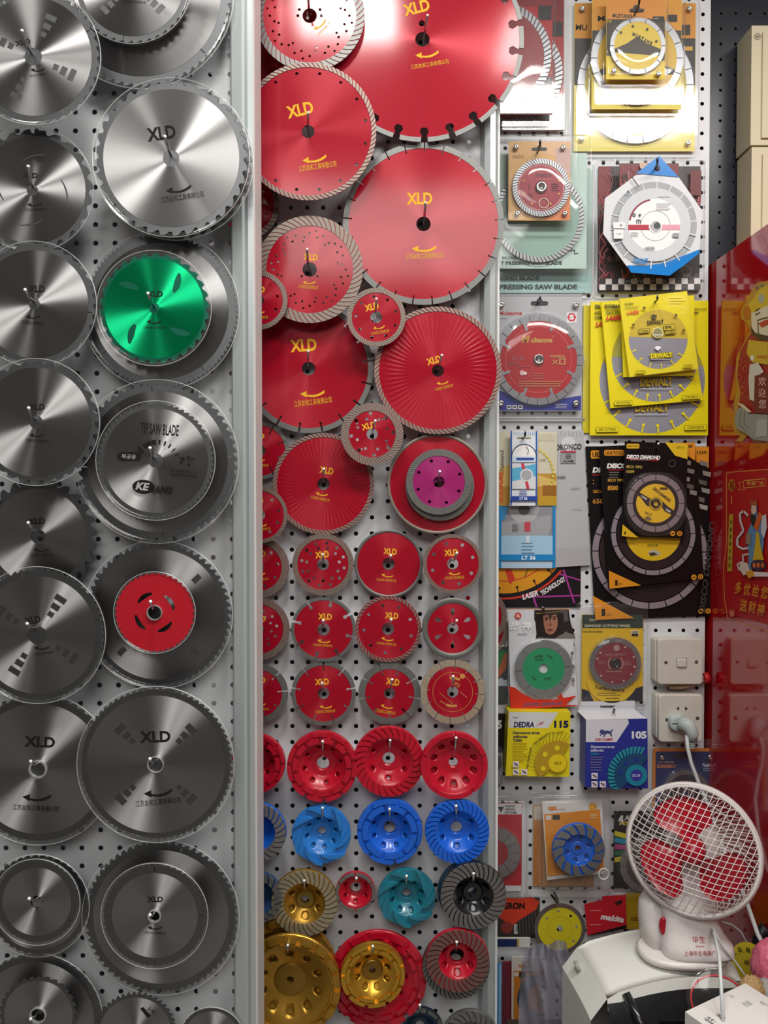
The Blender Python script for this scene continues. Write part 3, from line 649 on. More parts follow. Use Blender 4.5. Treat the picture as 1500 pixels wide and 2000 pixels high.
def cup(cx, cy, r, off, style, label, short, m, segm=None, nh=8, hole=.07, bore=.19, hub=.36, bowl=.68, depth=.016, hk=None, n=24, tilt=(0, 0), hubm=None, a0=0., holes_r=.52, base=None, raised=0., name='grinding_cup_wheel'):
    segm = segm or m; Y = (base or PC) - off - depth
    o = wroot(name, label, 'grinding wheel', cx, cy, Y, tilt=tilt); k = scl(cx, cy, Y); b = MB(cx, cy, k)
    R1, R0, RB = r * bowl, r * hub, r * bore; zr = depth; zh = .004
    def zf(rr):
        t = max(0, min(1, (rr - R0) / (R1 - R0))); return zh + (zr - zh) * (t * t * (3 - 2 * t) * .35 + t * .65)
    if nh: cellbowl(b, cx, cy, (R0, R1, zf), m, nh, r * hole, r * holes_r, a0)
    else: b.lathe(cx, cy, [(R0 + (R1 - R0) * i / 8, zf(R0 + (R1 - R0) * i / 8)) for i in range(9)], m)
    b.lathe(cx, cy, [(R1, zr), (R1 + 1, zr + .0004), (r * .985, zr + .0004), (r, zr - .001), (r, zr - .005), (R1 + 2, zr - .006), (R0, -.001)], m, 96, False)
    hm = hubm or m
    if raised: b.lathe(cx, cy, [(R0, zh), (R0 * .98, zh + raised * .6), (R0 * .9, zh + raised), (RB, zh + raised), (RB, -.002)], hm, 48, False)
    else: b.lathe(cx, cy, [(R0, zh), (RB + 1.2, zh), (RB, zh - .0008), (RB, -.002)], hm, 48, False)
    b.build('cup_body', o)
    def seg(pts, h, cnt, nm='abrasive_segment', a1=0., z0=None):
        g = MB(0, 0, k); z = (zr if z0 is None else z0)
        inner = [(x * .985 , y * .985) for x, y in pts]
        g.plate([pts], z - .001, z + h, segm, segm); me = g.mesh(nm)
        for i in range(cnt):
            s_ = bpy.data.objects.new(nm, me); COL.objects.link(s_); s_.parent = o; s_.rotation_euler = (0, 0, a1 + 2 * pi * i / cnt)
    def arcseg(ra, rb, a, bb, m_=6): return [pol(0, 0, rb, a + (bb - a) * j / m_) for j in range(m_ + 1)] + [pol(0, 0, ra, bb + (a - bb) * j / m_) for j in range(m_ + 1)]
    if style == 'double':
        d = 2 * pi / n; seg(arcseg(r * .865, r * .99, .06, d - .06), .0055, n, a1=a0)
        n2 = n; seg(arcseg(r * (bowl + .02), r * .835, .07, d - .07), .0055, n2, a1=a0 + d / 2)
    elif style == 'single':
        d = 2 * pi / n; seg(arcseg(r * .86, r * .99, .05, d - .05), .004, n, a1=a0)
    elif style == 'turbo':
        d = 2 * pi / n; w_ = d * .72; ra, rb, sw = r * (bowl + .01), r * .99, .22
        A = [pol(0, 0, ra + (rb - ra) * j / 4, sw * (j / 4) ** 1.3) for j in range(5)]; B = [pol(0, 0, ra + (rb - ra) * j / 4, sw * (j / 4) ** 1.3 + w_) for j in range(5)]
        seg(A + B[::-1], .0035, n, a1=a0)
    elif style == 'swirl':
        ra, rb = r * (bowl - .02), r * 1.0; sw = .75
        A = [pol(0, 0, ra + (rb - ra) * (j / 6) ** .8, sw * j / 6) for j in range(7)]
        B = [pol(0, 0, ra + r * .02 + (rb - ra) * (j / 6) ** 2.0, .12 + (sw + .22 - .12) * j / 6) for j in range(7)]
        seg(A + B[::-1], .005, n, a1=a0)
    if hk: hook(hk[0], hk[1], hk[2], hk[3], base or PC, Y - .004, 'peg hook with a white tip carrying the ' + short, 'hooks of the cup wheels')
    return o
C = cup
C(503, 1483, 57, .006, 'double', 'red double-row cup wheel cut off by the rail', 'red cup wheel at the rail', REDC, nh=8, n=9, bowl=.66)
C(631, 1489, 68, .006, 'double', 'red double-row cup wheel with eight small holes, second in its row', 'second red cup wheel', REDC, nh=8, hole=.055, bore=.18, n=11, bowl=.66, hk=(631, 1478, 630, 1448), a0=.2)
C(759, 1480, 68, .006, 'turbo', 'red cup wheel with slanted ribs all round its rim', 'ribbed red cup wheel', REDC, nh=6, hole=.06, bore=.18, n=28, bowl=.68, hk=(760, 1470, 762, 1446), a0=.5)
C(885, 1487, 65, .024, 'single', 'red cup wheel with ten large holes, beside the rail', 'red cup wheel with large holes', REDC, nh=10, hole=.095, bore=.14, n=5, bowl=.84, hub=.34, holes_r=.62, hk=(886, 1476, 891, 1441), a0=pi / 2)
C(505, 1616, 57, .006, 'turbo', 'grey-rimmed blue cup wheel cut off by the rail', 'blue cup wheel at the rail', BLUE, GREYSEG, nh=0, n=26, bowl=.62)
C(629, 1621, 57, .006, 'swirl', 'light blue cup wheel with six curved blades', 'light blue swirl cup wheel', BLUE2, nh=8, hole=.07, bore=.14, n=7, bowl=.66, hub=.3, holes_r=.5, hk=(630, 1605, 630, 1578), a0=.2)
C(761, 1614, 63, .006, 'double', 'blue double-row cup wheel in the middle of the blue row', 'blue double-row cup wheel', BLUE, nh=8, hole=.065, bore=.19, n=7, bowl=.64, hk=(761, 1604, 761, 1580), a0=pi / 8)
C(891, 1614, 62, .024, 'turbo', 'blue cup wheel with fine slanted ribs, beside the rail', 'ribbed blue cup wheel', BLUE, nh=6, hole=.07, bore=.18, n=32, bowl=.66, hk=(891, 1600, 891, 1574), a0=pi / 6)
C(505, 1742, 50, .012, 'turbo', 'dull blue cup wheel half behind the rail beside the gold one', '', mat('dull_blue_enamel', '#28466f', .35), DIAMG, nh=0, n=20)
C(597, 1752, 64, .010, 'turbo', 'gold cup wheel with pale curved ribs', 'gold ribbed cup wheel', GOLD, mat('pale_gold_abrasive', '#a59c82', .4, .5, noise=.2, nscale=200), nh=6, hole=.085, bore=.13, hub=.28, n=32, bowl=.62, holes_r=.46, raised=.004, hk=(596, 1740, 594, 1720), a0=pi / 6, hubm=mat('dull_gold', '#8d7236', .45, .7))
C(695, 1731, 38, .008, 'single', 'smallest red cup wheel, between the gold and the teal one', 'smallest red cup wheel', REDC, DIAMG, nh=6, hole=.085, bore=.28, hub=.42, n=6, bowl=.76, hk=(695, 1722, 696, 1715), a0=pi / 6, holes_r=.6)
C(794, 1742, 56, .008, 'swirl', 'teal cup wheel with curved blades', 'teal cup wheel', TEAL, nh=8, hole=.075, bore=.15, n=7, bowl=.64, hub=.34, holes_r=.52, hk=(794, 1730, 794, 1711), a0=.3)
C(915, 1732, 62, .022, 'turbo', 'blue-black cup wheel edging out behind the black one', '', mat('blue_black', '#1c3347', .35), nh=0, n=26)
C(922, 1738, 64, .036, 'turbo', 'black cup wheel with grey curved ribs, overlapping the rail', 'black ribbed cup wheel', BLACKP, mat('grey_black_abrasive', '#6f6a68', .5, .3, noise=.25, nscale=300), nh=6, hole=.08, bore=.15, hub=.3, n=32, bowl=.6, holes_r=.45, raised=.003, hk=(923, 1726, 925, 1706), a0=pi / 6)
C(560, 1880, 98, .004, 'double', 'gold cup wheel edging out behind the largest gold one', '', GOLD, nh=0, n=16, bowl=.8)
C(568, 1909, 100, .022, 'double', 'largest gold cup wheel with a flat hub and ten holes', 'largest gold cup wheel', GOLD, nh=10, hole=.07, bore=.07, hub=.32, n=18, bowl=.80, holes_r=.56, hk=(563, 1862, 562, 1846), a0=pi / 10, depth=.02, hubm=mat('brown_gold_hub', '#9a7530', .4, .75), raised=.002)
C(738, 1899, 94, .006, 'double', 'large red double-row cup wheel behind the bright gold one', '', REDC, nh=10, hole=.05, n=14, bowl=.72, holes_r=.55)
C(727, 1890, 62, .034, 'double', 'bright gold cup wheel wrapped in wrinkled film before the large red one', 'bright gold cup wheel', GOLD2, nh=8, hole=.085, bore=.1, hub=.32, n=9, bowl=.7, holes_r=.5, hk=(728, 1862, 728, 1848), a0=.3, tilt=(0, 4), raised=.002, hubm=mat('brown_gold_hub', '#9a7530', .4, .75))
C(889, 1873, 65, .022, 'turbo', 'black-ribbed cup wheel behind the red-centred one', '', BLACKP, DIAMG, nh=0, n=40, bowl=.75)
C(892, 1863, 61, .038, 'turbo', 'cup wheel with a red centre and brown ribs', 'red-centred cup wheel', REDC, mat('brown_abrasive', '#71514c', .5, .2, noise=.25, nscale=300), nh=6, hole=.085, bore=.22, hub=.34, n=30, bowl=.6, holes_r=.47, hk=(892, 1852, 892, 1840), a0=pi / 6)
C(820, 1998, 44, .006, 'single', 'dark blue cup wheel half out of sight at the bottom', 'dark blue cup wheel', mat('blue_black', '#1c3347', .35), DIAMG, nh=0, n=10, bowl=.7, hk=(820, 1975, 820, 1963))
C(916, 2012, 54, .024, 'turbo', 'pale ribbed cup wheel at the bottom beside the rail', '', DIAMG, DIAMG, nh=0, n=24, bowl=.62)
C(667, 2018, 28, .030, 'single', 'small silver cup wheel at the bottom between gold and red ones', '', DIAMG, DIAMG, nh=0, n=8, bowl=.7)

# ------------------------------------------------------------------ cards, blister packs and boxes on the white panel
BLIS = clear('clear_blister_plastic', opac=.03, haze='#e6eaea', rough=.07, bump=.10, nscale=16, fres=1.45)
STUD = mat('silver_stud', '#c4c4c2', .25, 1.)
SEGL = mat('pale_segment_steel', '#9a9ca0', .35, .7)
class Pk:
    def __init__(s, name, label, cat, quad, off, col, holes=(), base=PR, rough=.4, th=.0007, box=0, tilt=(0, 0), side=None):
        s.cx = sum(p[0] for p in quad) / 4; s.cy = sum(p[1] for p in quad) / 4; s.Y = base - off
        s.o = wroot(name, label, cat, s.cx, s.cy, s.Y, tilt=tilt); s.k = scl(s.cx, s.cy, s.Y)
        s.b = MB(s.cx, s.cy, s.k); s.quad = quad; s.b.clip = (min(q[0] for q in quad) + .6, min(q[1] for q in quad) + .6, max(q[0] for q in quad) - .6, max(q[1] for q in quad) - .6)
        m = ink(col, rough)
        s.b.plate([quad] + list(holes), -(box or th), 0, m, side or m, back=True); s.box = box
    def done(s, nm='printed_card'):
        return s.b.build(nm, s.o)
    def blister(s, x0, y0, x1, y1, r=8, h=.010, fl=0, m=None, nm='clear_blister', z=.0008):
        g = MB(s.cx, s.cy, s.k); m = m or BLIS
        prof = [(-fl, z - .0004), (0, z), (.6, z + h * .55), (2.2, z + h * .9), (5, z + h)]
        loops = []
        for d, zz in prof:
            lp = rrect(x0 + d, y0 + d, x1 - d, y1 - d, max(1.5, r - max(d, 0) * .6))
            loops.append([g.P(x, y, zz) for x, y in lp])
        for A, B in zip(loops, loops[1:]):
            for i in range(len(A)):
                j = (i + 1) % len(A); g.face((A[i], A[j], B[j], B[i]), m, True)
        g.face(loops[-1], m)
        return g.build(nm, s.o)
    def dome(s, x, y, r, h=.008, m=None, z=.0012, nm='clear_bubble'):
        g = MB(s.cx, s.cy, s.k)
        g.lathe(x, y, [(r + 3, z), (r + 1.6, z), (r + .8, z + h * .5), (r - .4, z + h * .62), (r * .5, z + h * .62), (0.1, z + h * .62)], m or BLIS, 72)
        return g.build(nm, s.o)
    def disc(s, x, y, r, rw, face, rim=SEGL, n=0, z=.003, bore=6, seg=0, draw=None, nm='packed_disc', th=.0012, gap=.3, slant=.5, sa0=0.):
        g = MB(s.cx, s.cy, s.k)
        f = face if not isinstance(face, str) else ink(face, .35)
        g.plate([circ(x, y, r - rw, 72), circ(x, y, bore, 24)], z, z + th, f)
        if n:
            g.lathe(x, y, [(r - rw, z + th), (r - .4, z + th), (r - .4, z)], mat('dark_groove', '#4a4442', .6), 72, False)
            for i in range(n):
                a = 2 * pi * i / n; p = 2 * pi / n * (1 - gap); dl = slant * rw / r
                g.plate([[pol(x, y, r - rw, a), pol(x, y, r, a + dl), pol(x, y, r, a + dl + p), pol(x, y, r - rw, a + p)]], z, z + th + .0006, rim)
        elif seg:
            for i in range(seg):
                a0 = sa0 + 2 * pi * i / seg + .8 / r; a1 = sa0 + 2 * pi * (i + 1) / seg - .8 / r
                g.plate([[pol(x, y, r, a0 + (a1 - a0) * j / 6) for j in range(7)] + [pol(x, y, r - rw, a1 - (a1 - a0) * j / 6) for j in range(7)]], z, z + th + .0004, rim)
        else:
            g.plate([circ(x, y, r, 72), circ(x, y, r - rw, 72)], z, z + th + .0003, rim)
        o_ = g.build(nm, s.o)
        if draw:
            g = MB(s.cx, s.cy, s.k); g.z = z + th + .0001; draw(g); g.build('disc_printing', o_)
        return o_
    def studs(s, *pts, r=5, z=.004):
        for x, y in pts:
            g = MB(s.cx, s.cy, s.k); g.lathe(x, y, [(r, z), (r, z + .002), (r * .7, z + .0032), (r * .4, z + .003), (.1, z + .002)], STUD, 20); g.build('stud', s.o)
    def slot(s, x, y, w_=24, h_=5):
        s.b.poly(rrect(x - w_ / 2, y - h_ / 2, x + w_ / 2, y + h_ / 2, h_ * .45, 3), '#1c1c1c'); s.b.disc(x, y - h_ * .4, h_ * .8, '#1c1c1c', 14)
def slotloop(x, y, w_=24, h_=5):
    return rrect(x - w_ / 2, y - h_ / 2, x + w_ / 2, y + h_ / 2, h_ * .45, 3)
def Q(x0, y0, x1, y1): return [(x0, y0), (x1, y0), (x1, y1), (x0, y1)]
def phook(px, py, tx, ty, off, short, base=PR):
    Yd = base - off; b0 = at(px, py, Yd); b0.y = base; mid = at(px, py, Yd); tip = at(tx, ty, Yd - .03)
    o = root('peg_hook', 'dark steel peg hook carrying the ' + short, 'hook', b0, (0, 0, 0), 'hooks of the packs')
    b = MB(); m2 = mid - b0; t2 = tip - b0
    b.tube3([Vector((0, .004, 0)), m2, m2 + (t2 - m2) * .4 + Vector((0, -.004, -.002)), t2], .0018, mat('hook_dark_steel', '#5a5a5e', .25, 1.), 8); b.build('hook_rod', o)
def lines(b, x0, x1, y0, n, dy, h, col, jit=.3):
    for i in range(n):
        e = x1 - (x1 - x0) * jit * rnd.random(); b.rect(x0, y0 + i * dy, e, y0 + i * dy + h, col)

# red packs beside the largest disc
for q, (dx, dy, off, lb) in enumerate(((22, 32, .010, 'red and black blister pack, lower and rear of the pair beside the largest disc'), (0, 0, .034, 'red and black blister pack, front of the pair beside the largest disc'))):
    p = Pk('blister_pack', lb, 'pack', Q(955 + dx, -60 + dy, 1079 + dx, 222 + dy), off, '#a3161c')
    p.b.rect(955 + dx, -60 + dy, 1079 + dx, 14 + dy, '#7c1519'); p.b.rect(1051 + dx, 12 + dy, 1077 + dx, 40 + dy, '#1f1c1e'); p.b.rect(955 + dx, 150 + dy, 1079 + dx, 222 + dy, '#4a4748')
    p.b.poly([(1048 + dx, 60 + dy), (1058 + dx, 60 + dy), (1058 + dx, 150 + dy), (1010 + dx, 150 + dy)], '#2c1f22'); p.b.rect(1060 + dx, 170 + dy, 1076 + dx, 196 + dy, '#c8bdb8')
    p.done(); p.disc(972 + dx, 112 + dy, 104, 14, '#8f1720', SEGL, n=70, bore=12); p.blister(952 + dx, -64 + dy, 1083 + dx, 232 + dy, h=.012, fl=3)
    p.dome(972 + dx, 112 + dy, 106)
# yellow and black packs at the top
def horse(b, x, y, s_, col, fl=1):
    pts = [(-10, -2), (-6, -5), (2, -5), (6, -9), (10, -8), (12, -5), (8, -4), (7, 0), (11, 3), (10, 5), (5, 2), (0, 2), (-5, 2), (-9, 5), (-12, 5), (-9, 1), (-13, -1), (-14, -4)]
    b.poly([(x + fl * u * s_, y + v * s_) for u, v in pts], col)
p = Pk('blister_pack', 'largest yellow blister pack, rearmost of the three stacked at the top', 'pack', Q(1121, 8, 1358, 294), .006, '#e8d96a')
p.b.rect(1121, 8, 1358, 76, '#d58f1e'); p.b.rect(1121, 76, 1358, 166, '#2b2826'); p.b.text('MU', 1135, 55, 22, 11, DARKM, bold=.03); p.b.rect(1329, 50, 1347, 70, '#1d1a17'); p.b.rect(1335, 92, 1352, 100, '#d9a62a')
lines(p.b, 1180, 1250, 232, 4, 3.4, 1.2, '#6d6a50'); lines(p.b, 1265, 1310, 234, 3, 3, 1.2, '#6d6a50'); p.b.rect(1196, 248, 1252, 251, '#5b594a'); p.b.poly(Q(1256, 245, 1296, 262), '#5a5848', [Q(1257, 246, 1295, 261)]); horse(p.b, 1266, 255, .4, '#6b6740'); p.b.rect(1278, 250, 1292, 254, '#8b876a')
p.b.line([(1121, 214), (1358, 214)], 1, '#c9bd62')
p.done(); p.disc(1240, 168, 113, 14, '#dccb55', SEGL, seg=22, bore=12); p.dome(1240, 168, 115); p.blister(1117, 2, 1362, 298, h=.014, fl=4); p.studs((1135, 272), (1343, 280), (1135, 22), (1343, 22))
p = Pk('blister_pack', 'yellow blister pack with a segmented disc, middle of the three stacked at the top', 'pack', Q(1156, -20, 1331, 212), .028, '#e9d54a')
p.b.rect(1156, -20, 1331, 60, '#dd9a22'); p.b.rect(1156, 60, 1331, 145, '#2b2826'); p.b.text('M', 1174, 37, 14, 10, DARKM, bold=.03); p.b.rect(1302, 30, 1322, 44, '#1d1a17'); p.b.line([(1156, 158), (1331, 158)], 1, '#a89a30')
lines(p.b, 1206, 1232, 168, 3, 3, 1.2, '#6d6a30'); p.b.poly(Q(1208, 180, 1260, 190), '#5a5630', [Q(1209, 181, 1259, 189)]); lines(p.b, 1212, 1256, 183, 2, 3, 1.4, '#5a5630')
p.done(); p.disc(1243, 116, 90, 13, '#e0b820', SEGL, seg=18, bore=12, draw=lambda g: g.poly([(1165, 140), (1200, 128), (1243, 96), (1290, 128), (1322, 140), (1318, 148), (1168, 148)], '#2b2826')); p.dome(1243, 116, 92); p.blister(1153, -24, 1335, 216, h=.013, fl=3); p.studs((1175, 185), (1320, 187), r=5)
p = Pk('blister_pack', 'small yellow and black blister pack, front of the three stacked at the top', 'pack', Q(1184, -10, 1299, 154), .050, '#e8cb1f')
p.b.rect(1184, -10, 1299, 38, '#d88b22'); p.b.rect(1184, 38, 1299, 100, '#3a3128'); p.b.text('MUSTANG', 1215, 32, 38, 8, '#1c1814', rot=-3, bold=.03); p.b.rect(1274, 33, 1297, 43, '#151311'); p.b.rect(1276, 36, 1286, 38, '#8a8580'); p.b.text('M7', 1190, 43, 9, 6, '#c8a21f')
p.b.poly([(1184, 108), (1184, 100), (1299, 100), (1299, 118), (1184, 108)], '#3a3128'); horse(p.b, 1219, 123, 1.3, '#c5aa22'); lines(p.b, 1255, 1290, 116, 4, 3, 1.1, '#6c5a1c')
p.b.poly(Q(1213, 130, 1249, 142), '#8a7620', [Q(1214, 131, 1248, 141)]); p.b.rect(1217, 133, 1245, 135, '#3a321a'); p.b.poly(Q(1251, 134, 1269, 143), '#8a7620', [Q(1252, 135, 1268, 142)]); lines(p.b, 1276, 1290, 146, 2, 3, 1, '#8a7620'); p.b.disc(1242, 19, 7, '#1a1817'); p.slot(1243, 22, 28, 5)
def must(g):
    g.poly([(1191, 101), (1203, 96), (1222, 88), (1243, 74), (1262, 88), (1286, 97), (1297, 103), (1295, 112), (1192, 104)], '#3a3128')
    for i, c in enumerate('MUSTANG'): g.text(c, 1236 + i * 5.6 + 0, 70 + i * 2.9, 5, 7, '#2a2420', rot=-24, bold=.04)
    for x, y in ((1211, 67), (1234, 55), (1262, 61), (1280, 84)): g.disc(x, y, 2.4, '#2b2520', 12)
p.done(); p.disc(1244, 92, 54, 8, '#e3c51c', SEGL, seg=10, bore=11, draw=must); p.dome(1244, 92, 56, h=.009); p.blister(1181, -14, 1302, 157, h=.012, fl=2, r=6); p.studs((1198, 140), (1285, 146), r=5)
phook(1244, 20, 1250, -8, .064, 'three stacked yellow packs')

# pale green packs and the tan one
p = Pk('blister_pack', 'pale green blister pack with two lines of capitals, lowest and rear under the tan one', 'pack', Q(968, 330, 1156, 572), .004, '#b4cdc6')
p.b.rect(968, 534, 1156, 572, '#a3c8c6'); p.b.text('MOND BLADE', 1012, 543, 84, 8, '#3c4a48', bold=.04); p.b.text('PRESSING SAW BLADE', 1052, 560, 152, 11, '#334442', bold=.045); p.done(); p.blister(964, 326, 1160, 577, h=.012, fl=3)
p = Pk('blister_pack', 'pale green blister pack with a dark green strip of capitals, under the tan one', 'pack', Q(968, 300, 1146, 524), .026, '#b9d3ca')
p.b.rect(988, 474, 1095, 489, '#6fa79b'); p.b.text('ARAB COMPANY FOR IMPORT AND EXPORT', 1050, 482.5, 86, 8, '#254a44', bold=.01); p.b.disc(999, 482, 4, '#2b5a52'); p.b.rect(990, 474, 996, 480, '#2b5a52'); p.b.text('MOND BLADE', 1014, 503, 66, 6.5, '#3a4a48', bold=.03); p.b.text('T PRESSING SAW BLADE', 1038, 513, 120, 7, '#2c3c3a', bold=.04)
p.b.line([(1110, 478), (1118, 485), (1114, 490), (1123, 488), (1122, 495), (1130, 494)], 1.6, '#3d4a46')
p.done(); p.disc(1052, 425, 88, 10, '#8fb3a6', SEGL, n=70, bore=12); p.dome(1052, 425, 91); p.blister(964, 268, 1151, 531, h=.012, fl=3)
p = Pk('blister_pack', 'small tan blister pack with a dark red turbo disc, in front of the green packs', 'pack', Q(993, 277, 1114, 430), .048, '#d9a860')
p.b.poly([(993, 277), (1040, 277), (1060, 300), (1114, 310), (1114, 277)], '#dfb58a'); p.b.poly([(1060, 430), (1114, 360), (1114, 430)], '#d97f4a'); p.b.rect(1085, 290, 1114, 340, '#caa9a0'); p.b.text('metro', 1012, 306, 22, 7, '#b58a50'); p.slot(1053, 292, 30, 6)
def metro(g):
    g.ring(1056, 368, 43, 44, '#e9b8a8'); g.text('metro', 1061, 344, 32, 8, '#5e1420', bold=.03); g.rect(1046, 353, 1077, 354, '#c77f5a')
    for a in (65, 115, 160, 200, 20, 340, 240, 300): g.disc(*pol(1056, 368, 37, R(a)), 2.2, '#d79a3c', 12)
    g.ring(1061, 399, 8.5, 10, '#e8cdb0'); g.rect(1032, 360, 1033, 372, '#5e1420'); lines(g, 1076, 1092, 360, 4, 4, 1.4, '#6b1824'); lines(g, 1030, 1040, 380, 3, 4, 1.2, '#6b1824')
p.done(); p.disc(1056, 368, 56, 10, mat('dark_red_disc', '#8a1a2c', .3, .2), SEGL, n=62, bore=8, draw=metro); g = MB(p.cx, p.cy, p.k); g.lathe(1056, 368, [(12, .0045), (11, .008), (7, .009), (5, .006), (.1, .005)], STUD, 24); g.build('bore_plug', p.o); p.dome(1056, 368, 57, h=.009)
p.blister(985, 268, 1122, 438, h=.012, fl=3); p.studs((1007, 290), (1098, 291), (1010, 418), (1102, 418)); phook(1053, 290, 1055, 274, .062, 'small tan pack')
p2 = MB(); 

# flame packs and white octagonal holder
def flames(b, x0, y0, x1, y1, seed, n=9):
    r_ = random.Random(seed)
    for i in range(n):
        x = x0 + (x1 - x0) * r_.random(); y = y0 + (y1 - y0) * r_.random(); pts = []
        for j in range(7): pts.append((min(x1, max(x0, x)), min(y1, max(y0, y)))); x += r_.uniform(-10, 10); y += r_.uniform(4, 12)
        b.line(pts, r_.uniform(.8, 2.2), r_.choice(['#c4424a', '#a82630', '#d9787a', '#8a1d26']))
def checks(b, x0, x1, y0, s_=12.2):
    i = 0; x = x0
    while x < x1 - 2:
        b.rect(x, y0, min(x + s_, x1), y0 + 11, '#e8e4e2' if i % 2 else '#1b1717'); b.rect(x, y0 + 11, min(x + s_, x1), y0 + 22, '#1b1717' if i % 2 else '#e8e4e2'); i += 1; x += s_
p = Pk('blister_pack', 'large black blister pack with red flames and a chequered foot', 'pack', Q(1168, 326, 1367, 569), .004, '#2a1416')
p.b.rect(1168, 326, 1192, 400, '#7d1a22'); flames(p.b, 1168, 330, 1195, 560, 3, 26); flames(p.b, 1345, 335, 1366, 400, 5, 12); flames(p.b, 1196, 480, 1345, 545, 8, 14); p.b.rect(1345, 337, 1366, 385, '#6e1a20'); p.b.rect(1290, 509, 1363, 546, '#1e1213')
p.b.text('伯乐', 1196, 508, 26, 11, '#8a5c4a', rot=-5); p.b.ring(1338, 530, 8, 10, '#6c5a58'); p.b.text('99E', 1340, 541, 16, 6, '#857270')
checks(p.b, 1169, 1366, 546); p.b.text('CJS DIAMOND HIGH CLASS', 1252, 553, 90, 7, '#d8cfcf', bold=0)
p.done(); p.blister(1162, 318, 1373, 577, h=.014, fl=4)
p = Pk('blister_pack', 'narrower black and red flame pack behind the white octagonal holder', 'pack', Q(1209, 320, 1325, 500), .026, '#3a1518')
p.b.rect(1209, 320, 1325, 372, '#7a2a2c'); flames(p.b, 1210, 322, 1324, 372, 11, 34); p.b.disc(1255, 326, 8, '#d9b79a'); p.b.text('伯', 1219, 347, 12, 16, '#1c1010'); p.slot(1280, 331, 20, 4); p.done(); p.blister(1203, 312, 1332, 506, h=.013, fl=3)
octo = [(1241, 343), (1286, 340), (1325, 347), (1371, 411), (1367, 488), (1305, 530), (1225, 520), (1178, 456), (1181, 388)]
p = Pk('card_holder', 'white octagonal card holder with a blue triangular hanger and a grey disc inside', 'card holder', octo[0:1] * 0 + Q(1178, 340, 1372, 530), .052, '#e4e5e6')
p.b = MB(p.cx, p.cy, p.k); p.b.plate([octo], -.0008, 0, ink('#dfe1e3', .35), back=True)
hh = [pol(1277, 438, 98, R(a)) for a in range(0, 360, 12)]
p.b.ring(1277, 440, 71, 84, '#a9adb1', 80)
for i in range(18):
    a = R(i * 20 + 6); p.b.line([pol(1277, 440, 70, a), pol(1277, 440, 85, a)], 2.2, '#dfe1e3')
p.b.ring(1277, 440, 50.5, 71, '#cfd3d6', 72); p.b.disc(1277, 440, 50.5, '#f1f1f1', 64)
p.b.poly([pol(1277, 440, 50.5, R(a)) for a in range(100, 171, 7)] + [pol(1277, 440, 47, R(a)) for a in range(170, 99, -7)], '#8a1f35')
p.b.ring(1279, 442, 28.5, 29.3, '#8c8c90'); p.b.rect(1226, 440, 1279, 450, '#b4243c'); p.b.rect(1279, 440, 1327, 450, '#e59fb0'); p.b.ring(1279, 443, 10, 13, '#f1f1f1'); p.b.disc(1280, 444, 10, '#b5b5b5'); p.b.disc(1282, 442, 6.5, '#47474a')
p.b.text('m', 1246, 434, 9, 8, '#5a5a60'); p.b.line([(1283, 386), (1307, 386)], .8, '#9a9aa0'); lines(p.b, 1280, 1310, 399, 5, 3, .8, '#a8a8ae'); p.b.rect(1234, 418, 1240, 424, '#77777c'); p.b.poly([(1245, 420), (1251, 420), (1248, 426)], '#3a3a40'); lines(p.b, 1231, 1247, 455, 3, 3, 1, '#77777c'); p.b.rect(1312, 457, 1324, 465, '#9a9aa0'); p.b.text('1035', 1268, 486, 18, 6, '#6a6a70')
p.b.text('TYROLIT', 1250, 511, 29, 11, '#2f86c9', bold=.05); p.b.rect(1196, 436, 1219, 448, '#eceded'); p.b.rect(1197, 450, 1216, 468, '#eceded'); p.b.text('A', 1211, 442, 6, 5, '#5a5a60'); p.b.text('100', 1207, 459, 9, 3, '#9a9aa0')
p.b.line([(1231, 349), (1245, 368)], 2, '#26262a'); p.b.disc(1224, 378, 2.2, '#3a3a3e')
p.done(); g = MB(p.cx, p.cy, p.k); bl = mat('bright_blue_film', '#1282d4', .25, 0., coat=.4)
g.plate([[(1286, 306), (1324, 347), (1241, 340)], circ(1282, 330, 6, 14)], .0006, .0012, bl); g.build('blue_hanger', p.o)
g = MB(p.cx, p.cy, p.k); g.plate([[(1225, 518), (1260, 519), (1300, 513), (1366, 487), (1366, 494), (1340, 515), (1308, 538), (1233, 532)]], .0006, .0012, bl); g.build('blue_foot_strip', p.o)
g = MB(p.cx, p.cy, p.k); g.plate([[(1241, 343), (1286, 340), (1325, 347), (1371, 411), (1367, 488), (1305, 520), (1225, 516), (1178, 456), (1181, 388)]], .0022, .0022, clear('clear_film_flat', opac=.015, rough=.08, bump=.25)); g.build('clear_film', p.o)
phook(1281, 328, 1284, 310, .056, 'white octagonal holder')

# red disc pack below
p = Pk('blister_pack', 'grey and blue blister pack with a large red disc of odd toothed segments', 'pack', Q(968, 575, 1136, 802), .010, '#b9bcc0')
p.b.poly([(968, 800), (968, 760), (1010, 775), (1040, 790), (1070, 785), (1100, 778), (1136, 772), (1136, 802), (968, 802)], '#2c3590'); p.b.text('Mulsanne', 996, 612, 46, 8, '#c0323e', bold=.03, shear=.2); p.b.rect(974, 622, 990, 623, '#77777c')
p.b.rect(1106, 611, 1126, 631, '#e2e4e6'); p.b.poly([pol(1116, 620, 9, R(a)) for a in range(0, 360, 60)], '#cf2030'); p.b.text('S', 1116, 620, 9, 10, '#f2f2f2', bold=.06); p.slot(1053, 593, 34, 8)
for x in (990, 1001, 1012): p.b.rect(x, 791, x + 9, 799, '#cfcfd4'); p.b.rect(x + 2, 793, x + 7, 797, '#4a4a50')
lines(p.b, 1085, 1108, 789, 3, 3.4, 1.4, '#a8a8c4')
